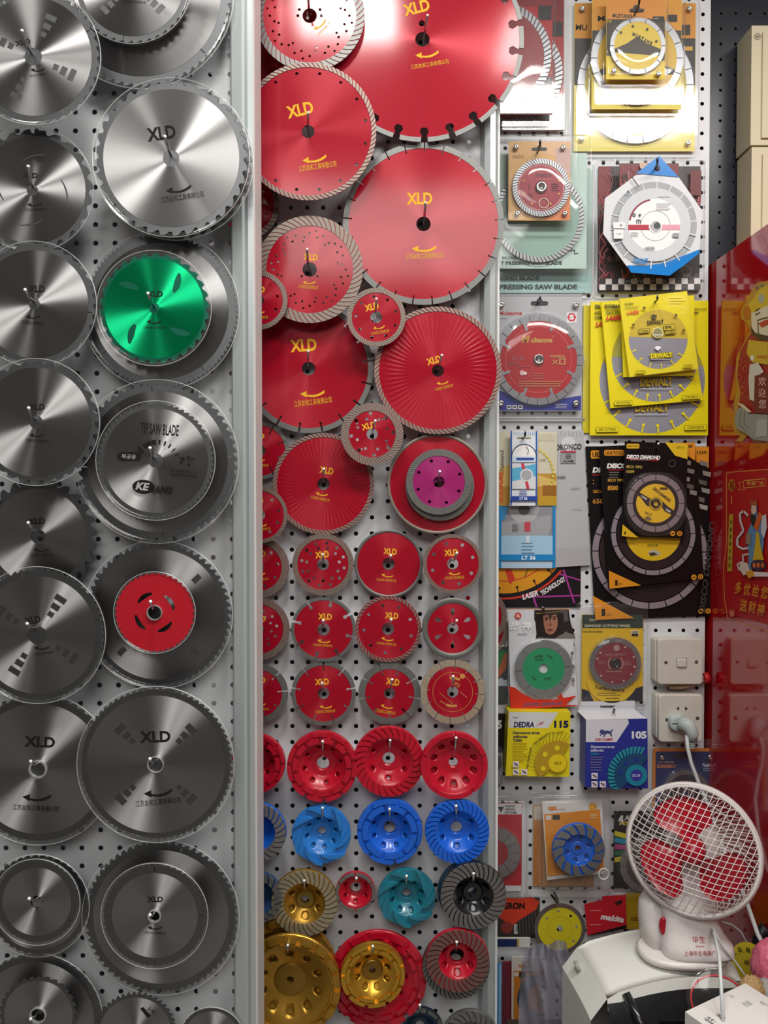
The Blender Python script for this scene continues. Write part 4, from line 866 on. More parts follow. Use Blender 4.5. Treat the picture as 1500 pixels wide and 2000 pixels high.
def muls(g):
    y = '#c9923a'; g.ring(1051, 703, 63.4, 64.4, '#d9606a', 72); g.text('M', 1026, 663, 17, 15, y, bold=.06, shear=.25); g.text('ulsanne', 1057, 665, 42, 11, y, bold=.05); g.text('®', 1080, 658, 4, 4, y)  # the thin pale ring is a painted highlight, the rest is print
    g.text('Ø 180', 1011, 700, 23, 8, '#b0525a', bold=.01); lines(g, 992, 1018, 708, 2, 4, 1.4, '#b0525a'); g.text('UNIVERSAL', 1088, 697, 30, 5, '#d0a058', bold=.02); g.poly(Q(1091, 701, 1103, 713), '#d0a058', [Q(1093, 703, 1101, 711)]); g.line([(1078, 704), (1088, 712)], 1.5, '#d0a058'); g.line([(1088, 704), (1078, 712)], 1.5, '#d0a058')
    g.line([(1008, 718), (1036, 716), (1037, 728), (1030, 738), (1018, 742), (1010, 738)], 1.2, '#b4434c'); g.disc(1019, 729, 5, '#e4b8b8'); g.disc(1025, 730, 3, '#f2e8e8'); lines(g, 1038, 1065, 730, 3, 4.5, 1, '#c07058'); lines(g, 1012, 1100, 745, 3, 4.5, 1.4, '#c88450', .1)
p.done(); p.disc(1051, 703, 88, 13, mat('gloss_red_disc', '#b8121f', .28, .1, coat=.3), SEGL, bore=10, draw=muls, seg=26, sa0=.1)
g = MB(p.cx, p.cy, p.k)
for i in range(8):
    a = R(20 + 45 * i); g.plate([[pol(1051, 703, r_, a + s_ / r_) for r_, s_ in ((86, -4), (86, 5), (60, 5), (60, 0), (72, 0), (72, -4))]], .0042, .0052, SEGL)
g.build('side_segment', p.o).name = 'protective_segments'
g = MB(p.cx, p.cy, p.k); g.lathe(1051, 703, [(11, .004), (10, .009), (7, .01), (6, .006), (.1, .004)], STUD, 24); g.build('bore_plug', p.o)
p.dome(1051, 703, 90, h=.011); p.blister(964, 570, 1142, 815, h=.015, fl=3, r=10); p.studs((1123, 597), (978, 597), (1124, 788), (978, 788), r=6); phook(1053, 588, 1055, 578, .026, 'pack with the large red disc')
p = Pk('blister_pack', 'empty clear blister edge hanging under the large red disc pack', 'pack', Q(968, 816, 1142, 820), .006, '#9a9da0'); p.done('pack_fold'); p.blister(964, 700, 1148, 838, h=.003, fl=2)

# yellow cards
DWY = '#e9d80f'
def dw(quad, off, label, cx, cy, r, th, txt, dry, con, head, split, hkx=None):
    p = Pk('blade_card', label, 'card', quad, off, DWY, th=.003)
    b = p.b
    b.disc(cx, cy, r, '#8f8f98', 80)
    ch = [pol(cx, cy, r, R(a)) for a in range(-2 + split, 183 - split, 6)]; b.poly(ch, '#cbb22e' if r < 70 else '#a59e2e')
    b.ring(cx, cy, r * .88, r * .89, '#a4a4ac', 80) if r > 70 else None
    for a in list(range(205, 340, 18 if r > 70 else 24)):
        A = R(a); b.line([pol(cx, cy, r * 1.005, A), pol(cx, cy, r * .86, A)], r * .03, DWY); b.disc(*pol(cx, cy, r * .86, A), r * .032, DWY, 12)
    if head: head(b)
    for t, (x, y, rt) in (('DRY CUTTING', dry), ('CONCRETE', con)):
        w_, h_ = (r * .42, r * .1) if r > 70 else (19, 6)
        c, s_ = cos(R(rt)), sin(R(rt))
        def rr(u, v): return (x + u * c + v * s_, y - u * s_ + v * c)
        b.poly([rr(-w_ / 2, -h_ / 2), rr(w_ / 2, -h_ / 2), rr(w_ / 2, h_ / 2), rr(-w_ / 2, h_ / 2)], '#7c7410'); b.poly([rr(-w_ / 2 + .7, -h_ / 2 + .7), rr(w_ / 2 - .7, -h_ / 2 + .7), rr(w_ / 2 - .7, h_ / 2 - .7), rr(-w_ / 2 + .7, h_ / 2 - .7)], DWY)
        b.text(t, x, y, w_ * .75, h_ * .5, '#4f4a10', rot=rt, bold=.02)
    b.text('DEWALT', *txt[:4], '#b59a14' if r > 70 else '#e8d81a', rot=txt[4], bold=.05)
    lines(b, txt[0] - txt[2] * .5, txt[0] + txt[2] * .5, txt[1] + txt[3] * .75, 1, 2, 1.4, '#c9c9cf', 0)
    p.done(); return p
def hb(b):
    b.text('DX', 1166, 600, 10, 8, '#22200c', bold=.04); b.text('INDU', 1167, 612, 13, 6, '#4c4810'); b.text('DIAM', 1167, 621, 13, 6, '#4c4810'); b.text('LA', 1168, 634, 12, 10, '#c9301c', bold=.04, shear=.3); b.text('APPLICATIONS', 1366, 605, 24, 3, '#4c4810'); b.rect(1350, 611, 1362, 613, '#4c4810')
def hm(b):
    b.text('DX3861', 1194, 599, 28, 7, '#22200c', rot=1, bold=.04); b.text('INDUSTRIAL', 1195, 606.5, 26, 4, '#4c4810'); b.text('DIAMOND WHEEL', 1196, 612.5, 28, 4, '#4c4810'); b.text('LASER', 1197, 622, 30, 9, '#d0301c', rot=1, bold=.05, shear=.35)
p = Pk('blade_card', 'plain yellow card edge, rearmost of the five yellow cards', 'card', Q(1139, 597, 1300, 845), .004, '#d9c914', th=.003); p.b.line([(1150, 740), (1150, 820)], 1, '#b5a80f'); p.done()
dw([(1153, 590), (1382, 588), (1384, 850), (1153, 850)], .012, 'largest yellow card with a segmented grey blade window, behind the smaller ones', 1274, 743, 103, 0, (1272, 797, 66, 15, 1), (1186, 839, 1), (1358, 835, 1), hb, 18)
dw([(1173, 590), (1340, 578), (1374, 781), (1193, 797)], .022, 'medium yellow card with a red LASER line and a segmented blade window', 1279, 700, 84, 0, (1281, 746, 64, 17, 2), (1217, 787, 2), (1349, 776, 3), hm, 0)
p = Pk('blade_card', 'yellow card mostly hidden right behind the smallest yellow card', 'card', [(1212, 588), (1355, 577), (1357, 733), (1218, 736)], .032, DWY, th=.003); p.b.text('DX', 1340, 592, 5, 3, '#4c4810'); p.done()
def hf(b):
    b.text('DX3851', 1228, 594, 18, 3.5, '#7c7410', rot=4, bold=.03); lines(b, 1220, 1252, 599, 2, 4, 1, '#a89c18'); b.text('LASER', 1235, 611, 24, 7, '#dc5a30', rot=4, bold=.04, shear=.3); lines(b, 1306, 1340, 581, 3, 5, 1.4, '#efe36a')
    b.text('DEWALT', 1279, 630, 32, 8, '#2c2810', rot=4, bold=.04); b.disc(1276, 620, 5, '#3a3a20'); b.poly([(1270, 615), (1276, 620), (1282, 614), (1280, 624), (1272, 624)], '#55552c')
    for x, y, w_, h_, t in ((1257, 647, 21, 9, '12200'), (1306, 640, 22, 12, 'R'), (1308, 650, 21, 7, 'LASER')):
        b.poly([(x - w_ / 2, y - h_ / 2 + 1), (x + w_ / 2, y - h_ / 2 - 1), (x + w_ / 2, y + h_ / 2 - 1), (x - w_ / 2, y + h_ / 2 + 1)], '#5c5418'); b.poly([(x - w_ / 2 + 1, y - h_ / 2 + 2), (x + w_ / 2 - 1, y - h_ / 2), (x + w_ / 2 - 1, y + h_ / 2 - 2), (x - w_ / 2 + 1, y + h_ / 2)], '#cbb22e'); b.text(t, x, y, w_ * .7, h_ * .5, '#4c4614', rot=4)
    b.disc(1283, 651, 10.5, '#e6e2a0'); b.disc(1283, 651, 9, '#8d8a5a'); b.rect(1273, 654, 1293, 656, '#d8d6c8'); b.poly([(1283, 686), (1277, 680), (1280, 677), (1287, 677), (1290, 680)], '#eeeef2'); b.poly([(1268, 691), (1312, 688), (1313, 699), (1269, 702)], '#8f8420')
    for x, y in ((1256, 603), (1318, 617), (1235, 636), (1333, 647)): b.disc(x, y, 3, '#6a5f18', 12)
p = dw([(1209, 584), (1341, 569), (1365, 720), (1230, 736)], .042, 'smallest yellow card with a half yellow half silver blade, front of the yellow cards', 1285.6, 662.7, 57.5, 0, (1290, 695, 42, 9, 3), (1250, 727, 2), (1342, 715, 3), hf, 3)
g = MB(p.cx, p.cy, p.k); g.plate([[(1207, 582), (1342, 567), (1367, 722), (1229, 738)]], .0016, .0016, clear('clear_film_flat', opac=.015, rough=.08, bump=.25)); g.build('clear_film', p.o)
phook(1281, 588, 1284, 578, .046, 'five yellow cards')

# paper cards at mid height
p = Pk('paper_card', 'grey paper card with black and red lettering, tallest of the paper cards', 'card', [(1068, 842), (1139, 841), (1154, 1105), (1000, 1112)], .006, '#b8babb')
for i in range(9): p.b.rect(1072 + i * 7.6, 843, 1073 + i * 7.6, 852, '#a2a4a6')
p.b.disc(1109, 867, 14, '#d0d2d3'); p.b.text('DRONCO', 1110, 873, 50, 11, '#26262a', rot=2, bold=.02); p.b.rect(1094, 881, 1124, 884, '#c4425a'); p.b.rect(1094, 886, 1124, 905, '#989a9d'); p.b.text('AAM', 1109, 901, 20, 5, '#2c2c30'); [p.b.rect(1104, 888 + 3 * i, 1114, 889.6 + 3 * i, '#3c3c40') for i in range(3)]
p.b.text('LASER', 1094, 932, 20, 5, '#5a5c60', shear=.2); p.b.text('EXPERT', 1124, 953, 18, 4, '#a6a8aa'); p.b.poly([(1085, 1072), (1151, 1068), (1153, 1104), (1085, 1108)], '#b0b1b3'); lines(p.b, 1118, 1138, 993, 1, 3, 1, '#a6a8aa'); p.done()
p = Pk('paper_card', 'cream and ochre paper card with upright lettering and a yellow arc', 'card', Q(970, 843, 1088, 988), .012, '#cfcbb4')
p.b.rect(970, 925, 1088, 988, '#c0913c'); p.b.poly([(970, 918), (1000, 905), (1030, 920), (1088, 940), (1088, 950), (970, 950)], '#d8b868'); p.b.text('Diamond', 980, 903, 46, 8, '#4a4232', rot=90, bold=.01); p.b.text('52308', 977, 952, 60, 12, '#c8642c', rot=90, bold=.06); p.b.rect(1050, 968, 1087, 987, '#c29a2c'); p.b.rect(1060, 948, 1087, 967, '#9a6424')
for i in range(11): p.b.poly([pol(1028, 925, 50, R(70 - i * 9)), pol(1028, 925, 54, R(70 - i * 9)), pol(1028, 925, 54, R(63 - i * 9)), pol(1028, 925, 50, R(63 - i * 9))], '#d6c65a')
p.b.text('LASER', 1060, 898, 12, 3, '#77775a'); [p.b.rect(1054 + i * 4, 845, 1055 + i * 4, 860, '#dcd9c4') for i in range(8)]; p.done()
p = Pk('paper_card', 'blue and white paper card with a grey window and white figures on a blue band', 'card', Q(974, 985, 1085, 1110), .010, '#b4cfe2')
b = p.b; b.rect(974, 985, 1085, 1046, '#8d9096'); b.poly([(980, 1020), (1076, 1006), (1076, 1030), (1070, 1046), (980, 1046)], '#a3a6aa'); b.disc(1023, 992, 30, '#b2b5b8'); b.disc(1023, 995, 11, '#6a6c70'); b.rect(1024, 1019, 1036, 1038, '#c4485a'); b.poly([(974, 985), (995, 985), (985, 1015), (974, 1020)], '#3f8ec0'); lines(b, 1000, 1013, 1024, 5, 3, 1.2, '#6c6f74')
b.rect(974, 985, 979, 1110, '#1a87c9'); b.rect(1079, 985, 1085, 1110, '#1a87c9'); b.rect(979, 1046, 1079, 1083, '#a4cce4'); lines(b, 1018, 1046, 1060, 4, 6.4, 2, '#5c82a4'); b.rect(974, 1083, 1085, 1095, '#1a87c9'); b.text('LT 36', 1032, 1089, 27, 8, '#eef4f8', bold=.04); b.rect(1026, 1046, 1034, 1060, '#cfe2ee'); p.done()
p = Pk('paper_card', 'small blue and white striped hang card with a bored window, front of the paper cards', 'card', [(997, 841), (1050, 842), (1049, 988), (996, 988)], .024, '#dfe5ea', holes=[slotloop(1023, 855, 28, 5)])
b = p.b; b.rect(997, 841, 1000, 988, '#2a5ab0'); b.rect(1046, 842, 1049, 988, '#2a5ab0'); [b.rect(1003 + i * 4, 843, 1004.2 + i * 4, 850, '#8fb2d4') for i in range(11)]
b.poly([pol(1023, 892, 25, R(a)) for a in range(0, 181, 15)], '#f2f2f0'); b.poly([pol(1023, 892, 25, R(a)) for a in range(0, 181, 15)] + [pol(1023, 892, 23, R(a)) for a in range(180, -1, -15)], '#30425c'); b.rect(1000, 892, 1046, 903, '#c4d8ea'); b.rect(1008, 894, 1042, 899, '#2a4c9c'); b.line([(1028, 873), (1032, 880), (1030, 888)], 1, '#30302c')
b.rect(1000, 905, 1046, 955, '#d9dde0'); b.poly([(1000, 915), (1046, 906), (1046, 930), (1000, 940)], '#5cb0d4'); b.poly([(1017, 905), (1023, 905), (1034, 955), (1028, 955)], '#cf3c50'); b.disc(1028, 928, 12.5, '#eceef0'); b.disc(1028, 928, 10.5, '#a9acb0'); lines(b, 1014, 1032, 959, 3, 3.4, 1.3, '#2a4c9c'); b.rect(997, 969, 1049, 978, '#2348a0'); b.text('LT 36', 1022, 973.5, 15, 6, '#e8eef4', bold=.04); p.done()
phook(1023, 855, 1026, 843, .030, 'paper cards')
p = Pk('blade_card', 'black card with an orange disc, magenta lines and slanting white lettering', 'card', Q(955, 1096, 1134, 1186), .004, '#1b1519')
b = p.b; b.line([(1082, 1118), (1134, 1133), ], 3, '#a83a92'); b.line([(972, 1168), (1134, 1163)], 3, '#a83a92'); b.line([(1100, 1112), (1122, 1178)], 3.4, '#a83a92'); b.line([(1040, 1160), (1048, 1186)], 4, '#a83a92')
def arcpoly(x, y, r0, r1, a0, a1, n=24): return [pol(x, y, r1, R(a0 + (a1 - a0) * i / n)) for i in range(n + 1)] + [pol(x, y, r0, R(a1 + (a0 - a1) * i / n)) for i in range(n + 1)]
b.poly(arcpoly(985, 1030, 66, 141, 259, 323), '#cf3a28'); b.poly(arcpoly(985, 1030, 66, 137, 259, 324), '#1b1519'); b.poly(arcpoly(985, 1030, 67, 129, 259, 325), '#dc9620'); b.poly(arcpoly(985, 1030, 104, 106, 259, 320), '#cf3a28')
b.poly([(985, 1112), (998, 1112), (1006, 1130), (996, 1142)], '#cf3a28'); b.line([(1024, 1128), (1032, 1108)], 3, '#8a6414')
for a in (265, 282, 299, 316): b.disc(*pol(985, 1030, 119, R(a)), 2.6, '#2b1c12', 10); b.line([pol(985, 1030, 119, R(a)), pol(985, 1030, 130, R(a))], 1.4, '#2b1c12')
b.text('LASER', 1035, 1162, 32, 11, '#e8e4e6', rot=16, bold=.04, shear=.2); b.text('TECHNOLOGY', 1080, 1144, 56, 10, '#e8e4e6', rot=33, bold=.04, shear=.2); p.done()

# black cards with yellow corners
UO = '#e0921c'; UY = '#e6b71e'
def ring_draw(b, x, y, r, face_r, seg, rw):
    b.ring(x, y, r - rw - 2, r + 2.5, '#0c0c0d', 80)
    for i in range(seg): b.poly([pol(x, y, r, R(360 / seg * (i + t * .94))) for t in (0, .25, .5, .75, 1)] + [pol(x, y, r - rw, R(360 / seg * (i + t * .94))) for t in (1, .75, .5, .25, 0)], '#8d8088')
    b.ring(x, y, face_r, r - rw - 2, '#2a1c1f', 80)
def icons(b, *pts):
    for i, (x, y) in enumerate(pts): b.disc(x, y, 5.2, UO, 20); b.rect(x - 3, y - 1, x + 3, y + 1, '#1a1512') if i % 2 == 0 else b.ring(x, y, 1.6, 2.8, '#1a1512')
p = Pk('blade_card', 'largest black card with a ring of grey segments and an orange lower corner', 'card', [(1143, 872), (1381, 872), (1390, 1204), (1163, 1211)], .006, '#161415', rough=.25, th=.003)
b = p.b; b.poly([(1347, 872), (1383, 872), (1383, 914), (1347, 896)], '#dd8c1c'); b.text('1230', 1369, 884, 19, 6, '#2b1c08', bold=.03); b.poly(rrect(1153, 880, 1186, 896, 3), UO); b.text('UIUIU', 1168, 888, 24, 10, '#1b1409', bold=.03)
b.text('DISC', 1173, 918, 34, 11, '#e8e6e2', bold=.06, shear=.2); b.rect(1156, 927, 1184, 928.6, '#c42028'); b.text('SECO', 1168, 960, 21, 6, '#d08a2c', bold=.02); b.text('6500', 1171, 979, 28, 9, '#d08a2c', bold=.02); b.disc(1158, 938, 1, UO); b.disc(1158, 945, 1, UO)
for x, y, c in ((1372, 905, '#77706a'), (1378, 925, '#8c8478'), (1370, 942, '#5c564e'), (1376, 958, '#8a8a86'), (1366, 975, '#6c665c'), (1372, 990, '#a4a09a')): b.poly([(x - 8, y - 6), (x + 9, y - 2), (x + 8, y + 7), (x - 6, y + 3)], c)
ring_draw(b, 1268, 1077, 112, 80, 20, 12); b.disc(1268, 1077, 80, '#1c181a', 60)
b.poly([(1157, 1163), (1238, 1207), (1163, 1211)], UO); b.text('1', 1178, 1196, 7, 14, '#2b1c08', bold=.05); b.text('pc', 1189, 1201, 9, 6, '#8a5a14'); icons(b, (1368, 1193), (1382, 1193))
b.text('DISCO DIAMOND', 1379, 1108, 180, 12, '#3a3838', rot=84, bold=.04, shear=.2); p.done()
p = Pk('blade_card', 'medium black card with a yellow half disc, middle of the black cards', 'card', [(1169, 872), (1356, 864), (1376, 1129), (1190, 1150)], .018, '#141213', rough=.25, th=.003)
b = p.b; b.poly([(1318, 865), (1356, 864), (1357, 900), (1335, 886)], '#e08f1e'); b.text('180', 1346, 872, 11, 6, '#2b1c08', bold=.03); b.poly(rrect(1179, 879, 1218, 890, 3), UO); b.text('UIUIUTOOLS', 1199, 885, 35, 7, '#1b1409', bold=.03)
b.text('DISCO', 1204, 910, 40, 10, '#e8e6e2', bold=.06, shear=.2); b.rect(1186, 917, 1222, 918.6, '#c42028'); lines(b, 1189, 1212, 922, 3, 5, 1.2, '#8a8480'); b.text('SECO TIPO', 1202, 938, 32, 5.6, '#d8a83c', bold=.02); b.text('8500', 1196, 953, 20, 9, '#dc9a34', bold=.03)
for x, y, c in ((1340, 903, '#8c8478'), (1347, 920, '#77706a'), (1338, 935, '#9a948a'), (1346, 950, '#5c564e'), (1352, 962, '#88827a')): b.poly([(x - 6, y - 6), (x + 8, y - 2), (x + 7, y + 6), (x - 6, y + 3)], c)
ring_draw(b, 1275, 1041, 82, 54, 18, 9); b.disc(1275, 1041, 54, '#dcb41c', 60); b.text('DDU180', 1274, 1065, 21, 5, '#3a2c0c'); b.poly([(1264, 1078), (1276, 1072), (1290, 1080), (1282, 1086), (1268, 1084)], '#b8b2a0'); b.poly([(1266, 1080), (1276, 1078), (1284, 1083), (1270, 1086)], '#4a3e30')
b.poly([(1188, 1114), (1251, 1143), (1190, 1150)], '#dd8f1e'); b.text('1', 1203, 1138, 5, 11, '#2b1c08', bold=.05); b.text('pc', 1211, 1141, 7, 5, '#8a5a14'); icons(b, (1354, 1127), (1367, 1126)); p.done()
p = Pk('blade_card', 'smallest black card with a yellow-centred disc, front of the black cards', 'card', [(1220, 862), (1343, 867), (1338, 1052), (1214, 1047)], .032, '#151314', rough=.22, th=.002)
b = p.b; b.poly([(1298, 864), (1343, 867), (1342, 897), (1318, 890)], '#e2bb1e'); b.text('DDU115', 1328, 874, 14, 4, '#3a2c0c'); b.poly(rrect(1223, 867, 1248, 876, 2.5), UY); b.text('UIUIUTOOLS', 1235.5, 871.5, 22, 5, '#1b1409', bold=.02); b.text('DISCO DIAMOND', 1256, 893, 66, 8, '#efedea', rot=-2, bold=.06, shear=.2); b.line([(1223, 896), (1285, 900)], 1.6, '#c42028'); lines(b, 1229, 1276, 897.5, 1, 3, 1.4, '#8a8480'); b.text('SECO TIPO', 1238, 912, 31, 5.4, '#d0b455', rot=-2); b.text('13200', 1230, 921, 16, 5, '#d0b455'); b.ring(1312, 905, 6, 7, '#5a5854')
def ud(g):
    g.disc(1279, 983, 38, '#e6b81c', 60); g.ring(1279, 983, 38, 39.5, '#2a1c1f', 60); g.poly([(1241, 965), (1248, 962), (1272, 976), (1270, 990), (1262, 988), (1250, 972)], '#2b2124'); g.poly([(1288, 985), (1292, 979), (1304, 990), (1316, 998), (1312, 1006), (1296, 998)], '#2b2124')
    g.text('115MM', 1256, 972, 13, 4, '#e8e4da', rot=-32, bold=.03); g.text('12200', 1303, 997, 11, 4, '#e8e4da', rot=-32, bold=.03); g.text('DISCO DIAMOND', 1291, 966, 42, 6, '#4c3212', rot=-38, bold=.03); g.rect(1287, 952, 1302, 956, '#5a3e14'); g.text('DDU115', 1265, 1003, 14, 4, '#5a3e14', rot=-20); g.poly([(1256, 1012), (1264, 1007), (1272, 1014), (1266, 1016)], '#7a6a44'); g.ring(1279, 983, 11, 13, '#c8a024')
p.b.z += .0001; b.poly([(1216, 1024), (1247, 1050), (1214, 1047)], '#e0b420'); b.text('1', 1221, 1041, 3, 6, '#2b1c08'); icons(b, (1314, 1042), (1327, 1042)); p.done()
p.disc(1279, 983, 56, 11, '#2a1c1f', mat('purple_grey_segment', '#9b8c92', .4, .4), seg=12, bore=8, draw=ud); g = MB(p.cx, p.cy, p.k); g.lathe(1279, 983, [(9, .004), (8, .008), (5.5, .008), (5, .003)], mat('black_bore', '#1a1a1c', .3), 24); g.build('bore_bush', p.o)
p.blister(1218, 922, 1340, 1047, h=.009, r=50, m=clear('clear_blister_fine', opac=.02, rough=.05, bump=.3, fres=1.4)); phook(1284, 876, 1286, 866, .038, 'black and yellow cards')

# green-disc card, dark red disc pack
p = Pk('blister_card', 'white card with a green segmented disc and a red swoosh foot', 'card', [(992, 1190), (1115, 1188), (1129, 1378), (998, 1387)], .018, '#d5d8dc')
b = p.b; b.line([(992, 1188), (1115, 1188)], 4, '#d08420'); b.poly([(1043, 1191), (1110, 1190), (1114, 1215), (1124, 1247), (1046, 1247), (1050, 1225), (1043, 1210)], '#2c2423'); b.poly([(1092, 1190), (1108, 1190), (1110, 1212), (1098, 1216)], '#5c5450'); b.poly([(1100, 1232), (1122, 1240), (1124, 1247), (1084, 1247)], '#7a7470')
b.poly(circ(1074, 1215, 15, 30, 24), '#a8745e'); b.poly([(1056, 1191), (1092, 1191), (1090, 1200), (1078, 1201), (1074, 1214), (1070, 1201), (1058, 1202)], '#3d3330'); b.poly([(1044, 1198), (1060, 1200), (1062, 1222), (1068, 1244), (1048, 1244)], '#241d1d'); b.poly([(1091, 1196), (1100, 1198), (1102, 1236), (1080, 1246), (1088, 1226)], '#2a2222')
b.poly(circ(1067, 1209, 3, 12, 1.3), '#1c1412'); b.poly(circ(1082, 1208, 3, 12, 1.3), '#1c1412'); b.line([(1063, 1206), (1071, 1205)], 1.2, '#3a241e'); b.line([(1078, 1204), (1087, 1204)], 1.2, '#3a241e'); b.poly([(1074, 1211), (1078, 1221), (1071, 1221)], '#8a5a48'); b.poly(circ(1074, 1229, 5.5, 14, 2), '#84463f'); b.line([(1046, 1198), (1092, 1194)], 1.2, '#9a7c42')
b.disc(1011, 1202, 6.5, '#cf3a28', 20); b.text('品', 1011, 1202, 7, 7, '#e8d8d0'); b.text('战 神', 1016, 1222, 40, 16, '#f4f6f8', bold=.02); lines(b, 1010, 1034, 1236, 1, 3, 2, '#a8acb2'); 
for i, t in enumerate('质优品优名优'): b.text(t, 1119 - (0 if i > 1 else 2), 1275 + (i // 2) * 26 + (i % 2) * 9, 6, 7, '#3c3c40')
b.poly([(993, 1340), (1005, 1342), (1020, 1354), (1045, 1366), (1080, 1366), (1126, 1358), (1104, 1376), (1128, 1377), (1129, 1378), (998, 1387)], '#d2341f'); b.poly([(1086, 1362), (1096, 1354), (1100, 1362)], '#d2341f'); b.text('上海战神工具有限公司', 1058, 1375, 78, 8, '#4a5a8a', rot=2)
def zs(g):
    g.ring(1061, 1305, 41, 42, '#128255', 60); g.text('战神', 1051, 1282, 16, 8, '#0c4a30', rot=5, bold=.02); g.poly(arcpoly(1061, 1305, 25, 28, 50, 75, 6), '#0c5a3a'); g.poly(arcpoly(1061, 1305, 25, 28, 215, 235, 6), '#0c5a3a'); g.rect(1045, 1287, 1062, 1288.4, '#0c5a3a'); lines(g, 1062, 1078, 1322, 2, 3, 1, '#0c6a44')
p.done('printed_card'); o_ = p.disc(1061, 1305, 56, 15, mat('green_enamel', '#10935c', .35), mat('bright_segment', '#a9adb0', .3, .7), seg=8, bore=9, draw=zs, sa0=R(5)); p.dome(1061, 1305, 58, h=.008)
phook(1063, 1192, 1060, 1186, .03, 'card with the green disc')
p = Pk('blister_pack', 'yellow and dark green blister pack with a dark red turbo disc', 'pack', Q(1136, 1200, 1256, 1370), .006, '#ddb51c')
b = p.b; b.rect(1136, 1200, 1256, 1227, '#2a3c30'); b.text('Extra', 1158, 1210, 14, 6, '#b8b08a'); b.text('DIAMOND CUTTING WHEEL', 1186, 1222, 90, 5, '#d8d0b0', bold=.02, shear=.2); b.text('Turbo Diamond Blade', 1156, 1233, 40, 4, '#4a3c10'); b.rect(1232, 1231, 1247, 1242, '#e8e2c8'); b.text('105MM', 1239, 1234, 12, 4, '#1a1408', bold=.03); b.rect(1233, 1237, 1246, 1242, '#1a1408'); b.poly([(1136, 1345), (1150, 1350), (1160, 1370), (1136, 1370)], '#1c2236'); b.poly([(1256, 1340), (1240, 1345), (1222, 1370), (1256, 1370)], '#1c2236')
def el(g):
    g.disc(1202, 1264, 6, '#b08a80', 20); g.text('GREAT ELEPHANT', 1200, 1277, 42, 4.5, '#a87468', rot=2); lines(g, 1166, 1184, 1290, 2, 4, 1.4, '#a06a60'); lines(g, 1216, 1232, 1290, 3, 3, 1.2, '#a06a60'); g.text('JIUNAI GRIND', 1197, 1310, 30, 3.4, '#c09a90'); g.poly(arcpoly(1200, 1294, 14, 15, 130, 230, 8), '#d8c0b8'); g.poly(arcpoly(1200, 1294, 14, 15, -50, 50, 8), '#d8c0b8')
    for a in (60, 20, -10, -35, -65, -100, -140, 145, 165): g.disc(*pol(1200, 1294, 37, R(a)), 2, '#c8b4ac', 10)
p.done(); p.disc(1200, 1294, 50, 9, mat('dark_red_disc', '#8a1a2c', .3, .2), SEGL, n=80, bore=9, z=.005, draw=el); g = MB(p.cx, p.cy, p.k); g.lathe(1200, 1294, [(10, .006), (9, .010), (6, .01), (5, .006), (.1, .004)], BLACKP, 24); g.build('bore_plug', p.o)
g = MB(p.cx, p.cy, p.k); g.plate([arcpoly(1195, 1322, .1, 51, 190, 350, 20)], .001, .002, ink('#dfba22')); g.z = .002; g.text('Turbo Extra', 1190, 1345, 60, 7, '#3a2c08', rot=-6, bold=.03); lines(g, 1166, 1212, 1353, 2, 4, 1.2, '#5c4a10'); g.text('JINAN LIMITED', 1196, 1364, 26, 3.6, '#3a2c08'); g.build('round_insert', p.o)
p.dome(1200, 1294, 51, h=.012, z=.002); p.blister(1127, 1178, 1262, 1377, h=.014, fl=3, r=10)

# switch and socket
PLAST = mat('aged_white_plastic', '#d3cfc4', .4, noise=.08, nscale=30, coat=.1)
def rbox(b, x0, y0, x1, y1, z0, z1, m, r=6, bev=2.):
    lps = []
    for d, z in ((0, z0), (0, z1 - .002), (bev * .4, z1 - .0006), (bev, z1)):
        lps.append([b.P(x, y, z) for x, y in rrect(x0 + d, y0 + d, x1 - d, y1 - d, r)])
    for A, B in zip(lps, lps[1:]):
        for i in range(len(A)): j = (i + 1) % len(A); b.face((A[i], A[j], B[j], B[i]), m, True)
    b.face(lps[-1], m)
def wallbox(name, label, cat, x0, y0, x1, y1, off=.0):
    cx, cy = (x0 + x1) / 2, (y0 + y1) / 2; Y = PR - off; o = wroot(name, label, cat, cx, cy, Y); k = scl(cx, cy, Y); return o, cx, cy, k
o, cx, cy, k = wallbox('light_switch', 'aged white wall switch with one small rocker, above the socket', 'switch', 1270, 1240, 1358, 1328)
g = MB(cx, cy, k); rbox(g, 1270, 1241, 1352, 1328, 0, .024, PLAST, 7); rbox(g, 1272, 1240, 1358, 1328, .024, .034, PLAST, 6); g.build('switch_plate', o)
g = MB(cx, cy, k); g.z = .034; g.poly(Q(1306, 1277, 1327, 1296), '#8c887e', [Q(1307, 1278, 1326, 1295)]); rbox(g, 1308, 1279, 1325, 1294, .034, .0375, PLAST, 2, 1.); g.build('rocker', o)
for x, y in ((1287, 1286), (1345, 1285)): g = MB(cx, cy, k); g.lathe(x, y, [(3.4, .0342), (2.6, .0344), (.1, .0342)], mat('dull_screw', '#6e6a60', .5, .7), 14); g.build('screw', o)
o, cx, cy, k = wallbox('power_socket', 'aged white wall socket with a plug in it', 'socket', 1272, 1347, 1358, 1438)
g = MB(cx, cy, k); rbox(g, 1272, 1348, 1352, 1436, 0, .024, PLAST, 7); rbox(g, 1274, 1347, 1358, 1438, .024, .034, PLAST, 6); g.z = .034
for x, d in ((1309, 1), (1326, -1)): g.poly([(x - 3 * d, 1374), (x + 3 * d, 1369), (x + 3 * d, 1377)], '#3a3634')
g.build('socket_plate', o)
for x, y in ((1289, 1395), (1347, 1392)): g = MB(cx, cy, k); g.lathe(x, y, [(3.6, .0342), (2.6, .0344), (.1, .0342)], mat('dull_screw', '#6e6a60', .5, .7), 14); g.build('screw', o)
PLG = mat('grey_white_plug', '#b9c4c2', .4); CORD = mat('white_cord', '#c9cfce', .45)
